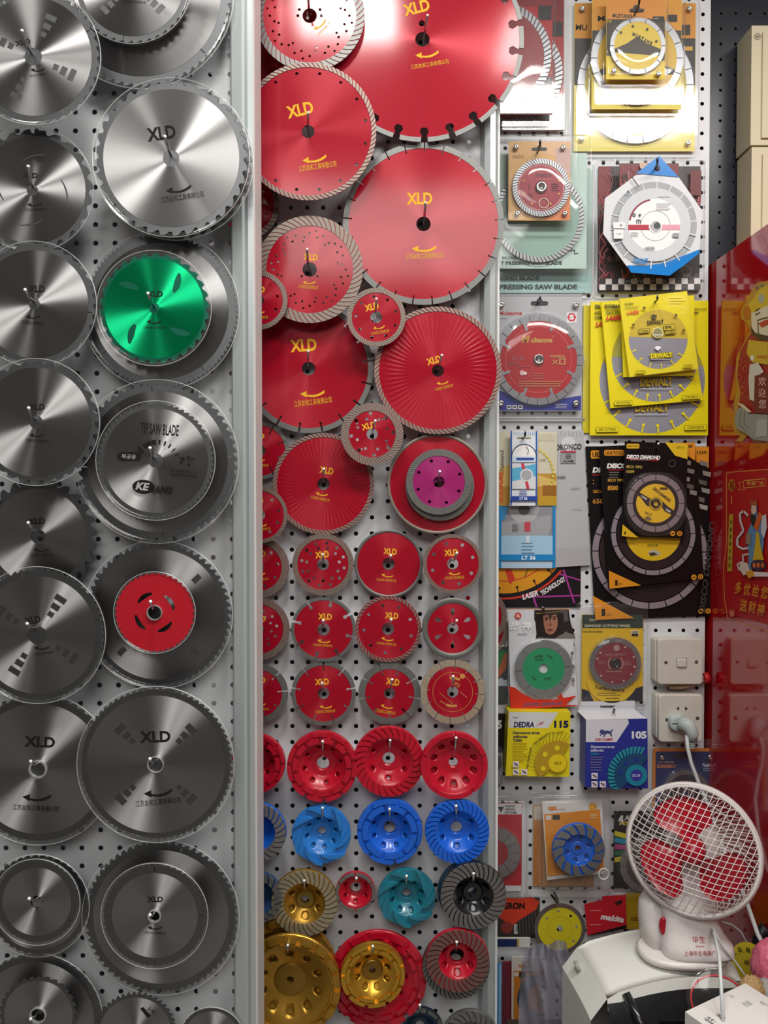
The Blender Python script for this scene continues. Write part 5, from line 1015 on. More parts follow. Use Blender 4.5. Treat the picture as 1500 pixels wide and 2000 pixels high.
pY = PR - .034; k = scl(1322, 1412, pY); o = wroot('plug_and_cord', 'grey-white plug with a ribbed neck and long white cord', 'plug', 1322, 1412, pY); g = MB(1322, 1412, k)
rbox(g, 1304, 1394, 1336, 1424, 0, .014, PLG, 12, 4); g.tube([(1322, 1405, .016), (1334, 1409, .026), (1340, 1424, .028), (1341, 1436, .026)], [.013, .0125, .010, .008], PLG, 14); g.build('plug_body', o)
g = MB(1322, 1412, k)
for i in range(4): g.lathe(0, 0, [], PLG) if 0 else g.tube([(1341 - i * .3, 1437 + i * 4.2, .026), (1341 - i * .3, 1439.4 + i * 4.2, .026)], .0062 - .0006 * i, PLG, 12)
g.build('strain_relief', o)
g = MB(); P0 = at(1322, 1412, pY); ws = [at(1341, 1436, 1.30), at(1343, 1460, 1.29), at(1350, 1490, 1.285), at(1362, 1522, 1.28), at(1378, 1560, 1.27), at(1402, 1630, 1.24), at(1430, 1700, 1.2), at(1455, 1752, 1.15), at(1468, 1790, 1.12), at(1480, 1825, 1.10), at(1500, 1862, 1.08)]
inv = lambda v: Vector((v.x - P0.x, v.z - P0.z, -(v.y - P0.y)))
g.tube3([inv(v) for v in ws], .0032, CORD, 10); g.build('power_cord', o)
# bare wires between the two plates
o = wroot('taped_wire', 'tan twisted wires ending in a red taped joint, between switch and socket', 'wire', 1325, 1332, PR - .012); g = MB(1325, 1332, scl(1325, 1332, PR - .012))
g.tube([(1300, 1338, 0), (1325, 1332, .004), (1350, 1326, .006), (1376, 1320, .006)], .004, mat('tan_wire', '#a58a6c', .6), 8); g.tube([(1305, 1342, .002), (1330, 1340, .008), (1352, 1334, .008), (1374, 1326, .006)], .0035, mat('tan_wire', '#a58a6c', .6), 8); g.build('wires', o)
g = MB(1325, 1332, scl(1325, 1332, PR - .012)); g.tube([(1370, 1323, .007), (1380, 1322, .006)], [.009, .010], mat('red_tape', '#b81f24', .4), 10); g.build('red_tape', o)

# boxes
TXT = '#1c2350'
p = Pk('product_box', 'yellow and white carton with navy figures and a pale wheel drawing', 'box', [(993, 1389), (1114, 1391), (1112, 1518), (988, 1516)], .040, '#e3d21c', box=.036)
b = p.b; b.poly([(994, 1390), (1090, 1391), (1078, 1410), (1070, 1422), (993, 1421)], '#d5d8d9'); b.text('DEDRA', 1023, 1415, 40, 11, TXT, bold=.04, shear=.15); [b.poly([(1045, 1419 - i * 3.2), (1064 - i * 1, 1409 - i * .6), (1058, 1414 - i * 2.4)], '#c42a34') for i in range(3)]
b.text('115', 1096, 1414, 28, 14, TXT, bold=.05); lines(b, 1002, 1013, 1400, 1, 2, 1.6, '#8a8c8e'); b.text('Diamentowa tarcza', 1028, 1430.5, 52, 5, TXT, bold=.03); b.text('szlifierska', 1016, 1438, 28, 5, TXT, bold=.03); b.text('TURBO', 1011, 1445.5, 18, 5, TXT, bold=.04); lines(b, 1001, 1030, 1451, 8, 5, 1.5, '#b89a1c', .3)
b.text('max. 80 [m/s]', 1056, 1442, 34, 5, '#3a3a20', rot=36); b.text('115 x 22,2', 1087, 1430, 26, 4.5, '#3a3a20', rot=6); b.text('max. 13200 [rpm]', 1033, 1480, 42, 5, '#3a3a20', rot=80)
CX, CY = 1088, 1489
for i in range(16):
    a = R(70 + i * 8); b.line([pol(CX, CY, 44, a), pol(CX, CY, 62, a - .10)], 1.2, '#9a8f2a')
b.poly(arcpoly(CX, CY, .1, 44, 57, 220, 30), '#b59422'); b.ring(CX, CY, 17, 19, '#c9a41e'); b.disc(CX, CY, 17, '#e6cc1c'); b.text('22,2', CX, CY, 14, 6, '#4a3c08')
for a, rr in ((92, 3), (145, 3), (200, 3)): b.disc(*pol(CX, CY, 30, R(a)), 5, '#e6d21c', 18)
for x, y in ((1001, 1485), (1001, 1500), (1017, 1500)): b.rect(x, y, x + 12, y + 12, '#e6e0d8'); b.line([(x + 2, y + 3), (x + 10, y + 9)], 2.4, '#3c3448'); b.line([(x + 3, y + 10), (x + 9, y + 3)], 1, '#8a4a6a')
p.done('printed_carton')
p = Pk('product_box', 'blue and white carton with a hang tab, white figures and a teal wheel drawing', 'box', [(1144, 1405), (1264, 1403), (1266, 1541), (1143, 1538)], .042, '#2c3592', box=.038)
b = p.b; b.poly([(1144, 1405), (1226, 1404), (1228, 1412), (1204, 1449), (1144, 1449)], '#dcdce4'); lion = [(-22, -2), (-18, -8), (-10, -8), (-6, -5), (4, -6), (12, -4), (18, -9), (22, -7), (18, -5), (16, 0), (18, 9), (14, 9), (11, 3), (2, 2), (-4, 5), (-6, 11), (-10, 10), (-8, 4), (-14, 4), (-19, 8), (-22, 6), (-17, 2), (-20, 0)]
b.poly([(1184 + u * .62, 1431 + v * .8) for u, v in lion], '#45487e'); b.text('ABOAMR', 1179, 1444, 36, 6, '#c42a34', bold=.02, shear=.2); b.text('105', 1248, 1435, 29, 15, '#e8e8f0', bold=.05)
b.text('Diamentowa tarcza', 1177, 1458, 46, 5.5, '#cfd2e8', bold=.03); b.text('szlifierska', 1166, 1465, 26, 5, '#cfd2e8', bold=.03); b.text('TURBO', 1161, 1472, 16, 4.5, '#2a8a9c', bold=.04); lines(b, 1153, 1180, 1478, 6, 5, 1.4, '#8a7a9c', .3)
CX, CY = 1242, 1513
for i in range(18):
    a = R(75 + i * 8.5); b.poly([pol(CX, CY, 42, a), pol(CX, CY, 56, a - .06), pol(CX, CY, 56, a + .05), pol(CX, CY, 42, a + .10)], '#2c93a2')
b.poly(arcpoly(CX, CY, .1, 43, 60, 222, 30), '#1f4c74'); b.disc(CX, CY, 21, '#2289a0'); b.disc(CX, CY, 11.5, '#3a3a9c'); b.text('22.23', CX - 1, CY, 16, 5, '#dcdce8', bold=.03)
for a in (90, 130, 170): b.disc(*pol(CX, CY, 31, R(a)), 4.4, '#2b3a92', 16)
for x, y in ((1154, 1508), (1154, 1524), (1170, 1524)): b.rect(x, y, x + 12, y + 12, '#e6e0e8'); b.line([(x + 2, y + 3), (x + 10, y + 9)], 2.4, '#3c3448'); b.line([(x + 3, y + 10), (x + 9, y + 3)], 1, '#8a4a6a')
p.done('printed_carton'); g = MB(p.cx, p.cy, p.k); W = ink('#d8dadf', .4)
g.flat([[(1144, 1380), (1252, 1378), (1252, 1404), (1136, 1404)], slotloop(1197, 1390, 30, 5)], -.034, W); i = [g.P(1144, 1405, 0), g.P(1264, 1403, 0), g.P(1252, 1396, -.034), g.P(1136, 1398, -.034)]; g.face(i, W); g.build('hang_tab', p.o); phook(1197, 1389, 1200, 1382, .010, 'blue and white carton')
p = Pk('blister_pack', 'navy blister pack with an orange border, under the socket', 'pack', Q(1275, 1461, 1399, 1600), .006, '#d07a20')
p.b.poly(rrect(1280, 1467, 1393, 1597, 4), '#1e2c60'); p.b.text('FULLY IMPROVED', 1301, 1488, 30, 3, '#c8a8a0'); p.b.text('ECONOMICO', 1301, 1496, 36, 7, '#d07a30', bold=.04); p.b.text('Turbo', 1380, 1494, 18, 7, '#d0d4e0', bold=.03, shear=.2); lines(p.b, 1372, 1392, 1500, 2, 4, 1.4, '#9aa4c0'); p.slot(1335, 1477, 34, 6)
p.done(); p.disc(1338, 1550, 47, 8, '#1c2030', SEGL, n=50, bore=8); p.dome(1338, 1550, 48); p.blister(1268, 1445, 1408, 1605, h=.014, fl=3); p.studs((1291, 1478), (1384, 1477), r=5)

# lower packs
p = Pk('blister_pack', 'red and white blister pack with a grey-segmented cup wheel, beside the aluminium rail', 'pack', Q(940, 1568, 1019, 1742), .006, '#b5202c')
p.b.rect(940, 1568, 1019, 1590, '#d8d8d8'); p.b.text('DIAMOND', 996, 1574, 20, 4.4, '#2a2a2c', bold=.03); p.b.text('GRINDING', 996, 1580, 20, 4.4, '#2a2a2c', bold=.03); p.b.text('CUP WHEEL', 997, 1586, 24, 4.4, '#2a2a2c', bold=.03); p.b.poly([(972, 1575), (984, 1575), (978, 1586)], '#3a3a3c'); p.b.rect(940, 1730, 1019, 1742, '#d8d8d8'); p.done()
p.disc(966, 1664, 50, 24, '#a81f2c', mat('dull_seg', '#8c8686', .5, .3), seg=14, bore=6); p.dome(966, 1664, 52, h=.012); p.blister(936, 1556, 1027, 1750, h=.014, fl=3)
p = Pk('blister_pack', 'orange edged clear pack, rear of the pair around the blue cup wheel', 'pack', Q(1041, 1572, 1160, 1732), .004, '#b98a5a'); p.b.rect(1043, 1574, 1060, 1600, '#c8bcae'); p.b.rect(1043, 1602, 1060, 1728, '#b87430'); p.done(); p.blister(1030, 1548, 1190, 1752, h=.012, fl=3, r=14)
p = Pk('blister_pack', 'white and orange pack holding a blue cup wheel', 'pack', [(1058, 1564), (1175, 1560), (1184, 1707), (1069, 1720)], .020, '#dcdcda')
b = p.b; b.poly([(1062, 1590), (1171, 1580), (1180, 1700), (1070, 1713)], '#e08c1c'); b.text('SJL', 1080, 1579, 20, 9, '#dc7c1c', rot=3, bold=.06, shear=.1); b.text('KING', 1098, 1580, 13, 5, '#c8b8a0', rot=3); b.disc(1157, 1575, 8, '#e8b040', 24); b.ring(1157, 1575, 5, 6, '#d08a24'); b.rect(1066, 1592, 1076, 1601, '#dcd8d0'); b.rect(1079, 1591, 1093, 1600, '#221c18'); lines(b, 1152, 1168, 1590, 2, 5, 2, '#e8d0a0'); lines(b, 1072, 1090, 1706, 1, 3, 2, '#f0c060'); p.done(); p.blister(1051, 1553, 1190, 1730, h=.022, fl=3, r=12)
cup(1127, 1654, 51, .024, 'turbo', 'blue cup wheel with grey segments inside the white and orange pack', '', BLUE, SEGL, nh=6, hole=.09, bore=.12, hub=.26, n=14, bowl=.6, depth=.010, base=PR, raised=.002, hubm=BLUE, holes_r=.44, a0=.3)
o = wroot('white_ring', 'small white plastic ring at the corner of the white and orange pack', 'ring', 1179, 1707, PR - .046); g = MB(1179, 1707, scl(1179, 1707, PR - .046)); g.tube3([Vector((.0085 * cos(2 * pi * i / 24), .0095 * sin(2 * pi * i / 24), 0)) for i in range(25)], .0011, HTIP, 8, False); g.build('ring_band', o)
p = Pk('blister_pack', 'black blister pack with coloured stripes, half hidden by the fan', 'pack', Q(1199, 1583, 1300, 1735), .006, '#1b1a1c')
b = p.b; b.poly([(1212, 1592), (1217, 1592), (1216, 1600), (1222, 1606), (1217, 1602), (1218, 1612), (1213, 1606), (1209, 1612), (1211, 1602), (1206, 1604)], '#d8d8d8'); b.text('AMD', 1232, 1596, 26, 10, '#d8d8d8', bold=.06, shear=.2); b.text('金刚石', 1222, 1607, 26, 9, '#cfb42a')
for i, c in enumerate(('#cfc42a', '#2a93b4', '#b04a84', '#2f6a4a', '#c8b82c')): b.poly([(1200, 1622 + i * 13), (1232, 1630 + i * 10), (1232, 1640 + i * 10), (1200, 1632 + i * 13)], c)
p.done(); p.disc(1262, 1690, 52, 12, '#4a4644', mat('dull_seg', '#8c8686', .5, .3), seg=16, bore=9); p.dome(1262, 1690, 54); p.blister(1192, 1573, 1306, 1748, h=.014, fl=3)
p = Pk('blade_card', 'orange-red pointed card with black capitals above dark cloth pattern', 'card', Q(960, 1752, 1054, 1832), .008, '#3c3836')
b = p.b; b.poly([(960, 1752), (1040, 1744), (1054, 1760), (1045, 1782), (999, 1808), (972, 1790), (960, 1792)], '#d2422c'); b.text('GRON', 1003, 1769, 44, 13, '#1c1614', bold=.05); b.disc(990, 1812, 12, '#8c3c38'); b.rect(1004, 1805, 1020, 1824, '#c0c0be'); b.poly(Q(1008, 1809, 1016, 1819), '#55555a', [Q(1010, 1811, 1014, 1817)])
for i in range(14): b.poly([(1010 + 3 * i, 1800 - i * 2), (1013 + 3 * i, 1797 - i * 2), (1016 + 3 * i, 1830 - i), (1012 + 3 * i, 1830)], '#4c4846' if i % 2 else '#2c2a2a')
p.done()
p = Pk('blade_card', 'bright red card with slanting white lettering', 'card', [(1141, 1766), (1222, 1746), (1224, 1812), (1148, 1828)], .020, '#c22430')
b = p.b; b.poly([(1176, 1750), (1222, 1744), (1222, 1766), (1176, 1774)], '#c92630'); b.text('makita', 1196, 1793, 46, 12, '#ece4e2', rot=-9, bold=.05, shear=.2); lines(b, 1152, 1174, 1777, 2, 28, 2, '#e07a80', .1); b.poly([(1200, 1762), (1215, 1756), (1214, 1764), (1204, 1768)], '#3a2224'); b.poly([(1150, 1826), (1224, 1806), (1224, 1813), (1150, 1829)], '#1c1618'); p.done()
p = Pk('blade_card', 'olive yellow card between the red card and the fan', 'card', Q(1222, 1744, 1300, 1815), .014, '#a88a1c'); lines(p.b, 1232, 1256, 1792, 2, 4, 2, '#5c4c14', .1); p.done()
phook(1090, 1760, 1077, 1748, .03, 'loose yellow disc')
YD = mat('yellow_lacquer_disc', '#d6c728', .4, .1, coat=.2)
dd(1093, 1813, 50, .040, 'turbo', 'loose yellow turbo disc with five small holes, above the plastic bag', 'loose yellow disc', rw=7, n=70, face=YD, bore=6, dots=[(35, 95, 2.6), (33, 140, 2.6), (33, 50, 2.6), (33, 8, 2.6), (36, -42, 2.6)], base=PR, rimm=DIAMG, extra=lambda g: g.ring(1093, 1813, 24, 24.6, '#a89a1c'))
# left-hand slivers beside the rail
p = Pk('product_box', 'black carton with a white figure, peeping out past the aluminium rail', 'box', Q(930, 1394, 987, 1500), .006, '#1a1a1c', box=.004); p.b.poly([(972, 1378), (987, 1378), (987, 1394), (972, 1394)], '#4a4c4e'); p.b.text('5', 975, 1415, 10, 17, '#dededc', bold=.06); p.b.disc(966, 1478, 22, '#5a5a5c'); p.done('printed_carton')
p = Pk('blister_pack', 'grey and green blister pack, peeping out past the aluminium rail', 'pack', Q(930, 1262, 992, 1376), .002, '#3a3f44'); b = p.b; b.poly([(930, 1270), (990, 1270), (986, 1300), (972, 1316), (930, 1320)], '#1f7a38'); b.poly([(986, 1275), (992, 1275), (988, 1308), (972, 1325), (972, 1312)], '#b4582c'); b.poly([(972, 1328), (990, 1316), (992, 1340), (972, 1340)], '#b8c0cc'); b.disc(986, 1322, 6, '#3a4048'); p.done(); p.blister(926, 1256, 995, 1380, h=.010)
p = Pk('blade_card', 'grey round-ended card, peeping out past the rail under the black carton', 'card', Q(925, 1470, 982, 1532), .018, '#8e9092'); p.b.disc(958, 1490, 22, '#55575a'); p.done()

# bottom: bagged packs
for nm, lab, q, off, col, fn in (
    ('product_box', 'navy and cream carton edge at the bottom beside the rail', Q(940, 1832, 1036, 1850), .030, '#cfd0cc', lambda b: (b.rect(940, 1834, 1010, 1850, '#1d2f5e'), b.rect(1010, 1834, 1014, 1850, '#b89a3a'))),
    ('blade_card', 'sky blue card standing on edge beside the rail at the bottom', Q(940, 1882, 980, 2060), .040, '#2d86c4', lambda b: b.rect(974, 1882, 979, 2060, '#8fb8d8')),
    ('blade_card', 'dark red card standing between blue and white ones at the bottom', Q(981, 1878, 999, 2060), .034, '#7c2a38', lambda b: b.rect(986, 1880, 988, 2060, '#3a3450')),
    ('blade_card', 'white and orange card at the bottom, seen through the plastic bag', Q(999, 1868, 1058, 2060), .040, '#c9c4bc', lambda b: (b.rect(1003, 1895, 1058, 2060, '#c07828'), b.text('SJL', 1021, 1886, 18, 7, '#cc7428', bold=.05), b.rect(1004, 1898, 1012, 1906, '#cfc8bc'), b.rect(1014, 1897, 1028, 1908, '#2a221c'), b.poly(arcpoly(1060, 1950, 30, 50, 100, 260), '#3a3e58')))):
    p = Pk(nm, lab, 'box' if nm == 'product_box' else 'card', q, off, col, box=.003); fn(p.b); p.done('printed_card')

# ------------------------------------------------------------------ counter, printer, fan and small things
ctr = root('counter_table', 'brown counter top below the panels carrying the printer', 'table', (.42, 1.05, CZ - .86), (0, 0, 0))
b = MB(); WD = mat('counter_wood', '#4a3a30', .5, noise=.2, nscale=12); b.box(-.22, -.29, -.03, .15, .19, 0, WD); b.build('table_top', ctr)
for x in (-.19, .12):
    for y in (-.26, .16):
        b = MB(); b.box(x - .02, y - .02, -(CZ - .86), x + .02, y + .02, -.03, WD); b.build('leg', ctr)
ZTOP = -.675
def atz(px, py, z):
    d = ray(px, py); return Vector((0, 0, CZ)) + d * (z / d.z)
# printer: corner rays on the level of its top
A = atz(1127, 1845, ZTOP); Bk = atz(1405, 1815, ZTOP); F = atz(1453, 1906, ZTOP); Lf = atz(1186, 1937, ZTOP)
pc = (A + Bk + F + Lf) / 4; pr = root('label_printer', 'white desk printer with a black front, under the fan', 'printer', (pc.x, pc.y, CZ - .86), (0, 0, 0))
WP = mat('printer_white', '#dcddd6', .38, noise=.03); BP = mat('printer_black', '#17191b', .25, coat=.3)
def rel(v): return v - Vector((pc.x, pc.y, CZ - .86))
b = MB(); N = 12; rows = []
for i in range(N + 1):
    u = i / N; L_ = A.lerp(Lf, u); R_ = Bk.lerp(F, u); row = []
    for j in range(N + 1):
        v = j / N; q = rel(L_.lerp(R_, v)); q.z += .014 * sin(pi * v) - .010 * (max(0, v - .85) / .15) ** 2 - .004 * (max(0, .08 - v) / .08) - .006 * u ** 4; b.v.append(tuple(q)); row.append(len(b.v) - 1)
    rows.append(row)
for p_, q_ in zip(rows, rows[1:]):
    for j in range(N): b.face((p_[j], q_[j], q_[j + 1], p_[j + 1]), WP, True)
def skirt(idx, drop, m, flip=False, out=(0, 0)):
    low = []
    for i in idx: v = b.v[i]; b.v.append((v[0] + out[0], v[1] + out[1], v[2] - drop)); low.append(len(b.v) - 1)
    for k_ in range(len(idx) - 1): b.face((idx[k_], idx[k_ + 1], low[k_ + 1], low[k_]) if not flip else (idx[k_ + 1], idx[k_], low[k_], low[k_ + 1]), m, False)
    return low
side = [r_[0] for r_ in rows]; low = skirt(side, .03, WP, out=(-.022, 0)); skirt(low, .14, WP); rs = [r_[-1] for r_ in rows]; skirt(rs, .17, WP, True); skirt(rows[0], .17, WP, True)
lowf = skirt(rows[-1], .014, WP, out=(0, -.004)); b.build('top_cover', pr)
b = MB(); fr = [rel(Lf.lerp(F, j / 10)) + Vector((0, .004, .012 * sin(pi * j / 10) - .010)) for j in range(11)]
r1, r2, r3 = [], [], []
for q in fr: b.v += [tuple(q)]; r1.append(len(b.v) - 1)
for q in fr: b.v += [tuple(q + Vector((0, -.035, -.035)))]; r2.append(len(b.v) - 1)
for q in fr: b.v += [tuple((q.x, q.y - .04, 0.002))]; r3.append(len(b.v) - 1)
for P_, Q_ in ((r1, r2), (r2, r3)):
    for j in range(10): b.face((P_[j], Q_[j], Q_[j + 1], P_[j + 1]), BP, P_ is r1)
b.build('black_front', pr)
b = MB(); q0 = fr[1]; b.tube3([fr[1] + Vector((.006, -.004, .002)), fr[1] + Vector((.02, -.03, -.026)), fr[1] + Vector((.035, -.04, -.05))], [.006, .007, .006], BP, 10); b.build('front_latch', pr)
b = MB(); mq = fr[5] + Vector((-.005, -.0345, -.0325)); b.box(mq.x - .03, mq.y - .004, mq.z - .003, mq.x + .03, mq.y + .001, mq.z + .002, mat('slot_black', '#050505', .4)); b.build('paper_slot', pr)
dq = rel(A.lerp(Lf, .3)) + Vector((-.013, .0, -.0155)); b = MB(); b.tube3([dq + Vector((.004, 0, .004)), dq + Vector((-.0012, 0, -.0005 + .002))], .0075, mat('grey_plug', '#9a9a94', .5), 14); b.build('side_plug', pr)

# clip fan
FC = at(1352, 1660, 1.075); ax = Vector((-.50, -1, .22)).normalized()
# local frame: z = axis, y up
zx = ax; xx = Vector((0, 0, 1)).cross(zx).normalized(); yy = zx.cross(xx)
Mf = Matrix((xx, yy, zx)).transposed()
FW = mat('fan_white_plastic', '#e2dcda', .35, coat=.2); FR = mat('fan_red_blade', '#b01026', .3, 0., coat=.3)
basep = Vector((FC.x + .004, FC.y + .012, CZ + ZTOP + .036))
fan = root('clip_fan', 'small white clip fan with a meshed guard and red blades, on top of the printer', 'fan', basep, (0, 0, 0))
def fw(x, y, z): return Mf @ Vector((x, y, z)) + (FC - basep)
RF = .0865
def sub(nm, fn):
    b = MB(); fn(b); return b.build(nm, fan)
def tb(b, pts, r_, m, n=6, cap=False): b.tube3([fw(*p_) for p_ in pts], r_, m, n, cap)
def dome(r_): return .044 * (1 - min(1, (r_ / RF)) ** 3.2)
def guard(b):
    tb(b, [(RF * cos(2 * pi * i / 64), RF * sin(2 * pi * i / 64), 0) for i in range(65)], .0030, FW, 8)
    for ang, sp in ((-9, .0080), (66, .0084)):
        c, s_ = cos(R(ang)), sin(R(ang)); n = int(RF / sp)
        for i in range(-n, n + 1):
            d = i * sp; h = math.sqrt(max(0, RF * RF - d * d)); m_ = max(4, int(h / .005)); pts = []
            for j in range(m_ + 1):
                t = -h + 2 * h * j / m_; x, y = t * c - d * s_, t * s_ + d * c; pts.append((x, y, dome(math.hypot(x, y))))
            tb(b, pts, .00058, FW, 5)
sub('front_guard', guard)
def rim(b):
    n = 72; prof = [(RF + .002, .003), (RF + .0045, 0), (RF + .0045, -.012), (RF + .001, -.016), (RF - .001, -.012), (RF - .0005, .001)]
    R_ = []
    for r_, z in prof: 
        row = []
        for i in range(n): b.v.append(tuple(fw(r_ * cos(2 * pi * i / n), r_ * sin(2 * pi * i / n), z))); row.append(len(b.v) - 1)
        R_.append(row)
    for P_, Q_ in zip(R_, R_[1:]):
        for i in range(n): j = (i + 1) % n; b.face((P_[i], P_[j], Q_[j], Q_[i]), FW, True)
sub('guard_rim', rim)
def rear(b):
    for i in range(60):
        a = 2 * pi * i / 60; tb(b, [(RF * cos(a), RF * sin(a), -.014), (.085 * cos(a + .08), .085 * sin(a + .08), -.036), (.06 * cos(a + .2), .06 * sin(a + .2), -.046), (.035 * cos(a + .32), .035 * sin(a + .32), -.048)], .0011, FW, 5)
    for r_, z in ((.060, -.046), (.035, -.048)): tb(b, [(r_ * cos(2 * pi * i / 40), r_ * sin(2 * pi * i / 40), z) for i in range(41)], .0012, FW, 5)
sub('rear_guard', rear)
def motor(b):
    prof = [(.001, -.03), (.030, -.032), (.034, -.045), (.034, -.085), (.026, -.10), (.001, -.104)]; n = 32; R_ = []
    for r_, z in prof:
        row = []
        for i in range(n): b.v.append(tuple(fw(r_ * cos(2 * pi * i / n), r_ * sin(2 * pi * i / n), z))); row.append(len(b.v) - 1)
        R_.append(row)
    for P_, Q_ in zip(R_, R_[1:]):
        for i in range(n): j = (i + 1) % n; b.face((P_[i], P_[j], Q_[j], Q_[i]), FW, True)
sub('motor_housing', motor)
def hubf(b):
    prof = [(.001, .026), (.012, .024), (.017, .018), (.018, -.012)]; n = 28; R_ = []
    for r_, z in prof:
        row = []
        for i in range(n): b.v.append(tuple(fw(r_ * cos(2 * pi * i / n), r_ * sin(2 * pi * i / n), z))); row.append(len(b.v) - 1)
        R_.append(row)
    for P_, Q_ in zip(R_, R_[1:]):
        for i in range(n): j = (i + 1) % n; b.face((P_[i], P_[j], Q_[j], Q_[i]), FR, True)
sub('hub', hubf)
def blade(a0):
    def f(b):
        NA, NR = 10, 6; G = []
        for i in range(NR + 1):
            r_ = .015 + (.073 - .015) * i / NR; wid = R(34) + R(58) * min(1, i / NR * 1.6) ** .8; wid *= (1 - .22 * (i / NR) ** 4); row = []
            for j in range(NA + 1):
                t = j / NA - .5; a = a0 + wid * t + .15 * i / NR; rr = r_ * (1 - .10 * (2 * abs(t)) ** 3)
                b.v.append(tuple(fw(rr * cos(a), rr * sin(a), .012 + .022 * t * (1 - .4 * i / NR)))); row.append(len(b.v) - 1)
            G.append(row)
        for P_, Q_ in zip(G, G[1:]):
            for j in range(NA): b.face((P_[j], P_[j + 1], Q_[j + 1], Q_[j]), FR, True)
        m0 = len(b.v)
        for v in list(b.v): b.v.append((v[0] - ax.x * .0015, v[1] - ax.y * .0015, v[2] - ax.z * .0015))
        for f_ in list(b.f): b.face([i + m0 for i in f_[::-1]], FR, True)
        ed = G[0] + [g_[-1] for g_ in G[1:]] + G[-1][-2::-1] + [g_[0] for g_ in G[-2:0:-1]]
        for i in range(len(ed)): j = (i + 1) % len(ed); b.face((ed[i], ed[j], ed[j] + m0, ed[i] + m0), FR)
    return f
for a in (97, 210, 322): sub('fan_blade', blade(R(a)))
def loft(b, secs, m, n=28, pw=3.2):
    """secs: (centre Vector, half x, half y) super-ellipses in the horizontal plane"""
    R_ = []
    for c, hx, hy in secs:
        row = []
        for i in range(n):
            a = 2 * pi * i / n; ca, sa = cos(a), sin(a); f = (abs(ca) ** pw + abs(sa) ** pw) ** (-1 / pw); b.v.append((c.x + hx * ca * f, c.y + hy * sa * f, c.z)); row.append(len(b.v) - 1)
        R_.append(row)
    for P_, Q_ in zip(R_, R_[1:]):
        for i in range(n): j = (i + 1) % n; b.face((P_[i], P_[j], Q_[j], Q_[i]), m, True)
    b.face(R_[0][::-1], m); b.face(R_[-1], m)
V = Vector
nk = fw(0, 0, -.05)
sub('pedestal', lambda b: loft(b, [(V((0.004, -.012, -.010)), .049, .026), (V((0.004, -.012, -.006)), .050, .027), (V((.003, -.010, .006)), .049, .026), (V((.0, -.006, .018)), .042, .023), (V((-.004, -.002, .036)), .037, .020), (V((-.004, .003, .056)), .038, .018), (V((nk.x - .002, nk.y - .004, .08)), .034, .019), (V((nk.x, nk.y, nk.z - .02)), .026, .019), (V((nk.x, nk.y, nk.z + .01)), .020, .018)], FW))
sub('clip_base', lambda b: loft(b, [(V((-.012, .0, -.020)), .062, .040), (V((-.012, .0, -.014)), .064, .042), (V((-.012, .0, -.010)), .060, .038)], FW, pw=2.4))
sub('clip_jaw', lambda b: loft(b, [(V((-.050, .022, -.012)), .012, .030), (V((-.050, .022, .020)), .016, .026), (V((-.046, .024, .046)), .020, .016), (V((-.044, .026, .058)), .014, .010)], FW, pw=2.4))
def btn(b):
    c = V((-.043, -.008, .026)); n = 20; row = []; row2 = []
    for i in range(n): a = 2 * pi * i / n; b.v.append((c.x + .0058 * cos(a), c.y, c.z + .013 * sin(a))); row.append(len(b.v) - 1)
    for i in range(n): a = 2 * pi * i / n; b.v.append((c.x + .0045 * cos(a), c.y - .004, c.z + .011 * sin(a))); row2.append(len(b.v) - 1)
    for i in range(n): j = (i + 1) % n; b.face((row[i], row[j], row2[j], row2[i]), FR, True)
    b.face(row2, FR)
sub('red_button', btn)
def ftext(b):
    for t, x, z, w_, h_ in (('华生', -.001, .019, .018, .007), ('SHANGHAI', -.001, .012, .012, .002), ('上海华生电器厂', -.002, .004, .044, .007)):
        vs, fs = glyphs(t, .0, 0.); base = len(b.v)
        for u, v in vs:
            zz = z + v * h_; yv = -.0365 - .0005 + (max(0, zz - .006) / .012) * .0035 + (max(0, zz - .018)) * .15 ; yv = -.0372 + max(0, zz - .006) * .58 
            b.v.append((x + u * w_, yv - .0006, zz))
        for f_ in fs: b.face([base + i for i in f_], ink('#b0202c'))
sub('red_lettering', ftext)
cw = [at(1382, 1795, 1.12), at(1397, 1830, 1.03), at(1405, 1870, .96), at(1408, 1920, .93), at(1413, 2010, .91)]
sub('fan_cord', lambda b: b.tube3([v - basep for v in cw], .0022, CORD, 8))
o = root('thin_white_cord', 'thin white cord arching from behind the fan down to the yellow tag', 'cord', at(1420, 1800, 1.15), (0, 0, 0)); b = MB(); q0 = at(1420, 1800, 1.15)
b.tube3([at(x, y, 1.14) - q0 for x, y in ((1410, 1800), (1430, 1806), (1447, 1820), (1457, 1838), (1461, 1856))], .0013, CORD, 6); b.build('cord_run', o)
o = root('thin_white_cord', 'thin white cord curving over the printer corner beside the fan foot', 'cord', at(1420, 1850, 1.06), (0, 0, 0)); b = MB(); q0 = at(1420, 1850, 1.06)
b.tube3([at(x, y, 1.05) - q0 for x, y in ((1392, 1812), (1412, 1850), (1436, 1878), (1455, 1905), (1462, 1925))], .0015, CORD, 6); b.build('cord_run', o)

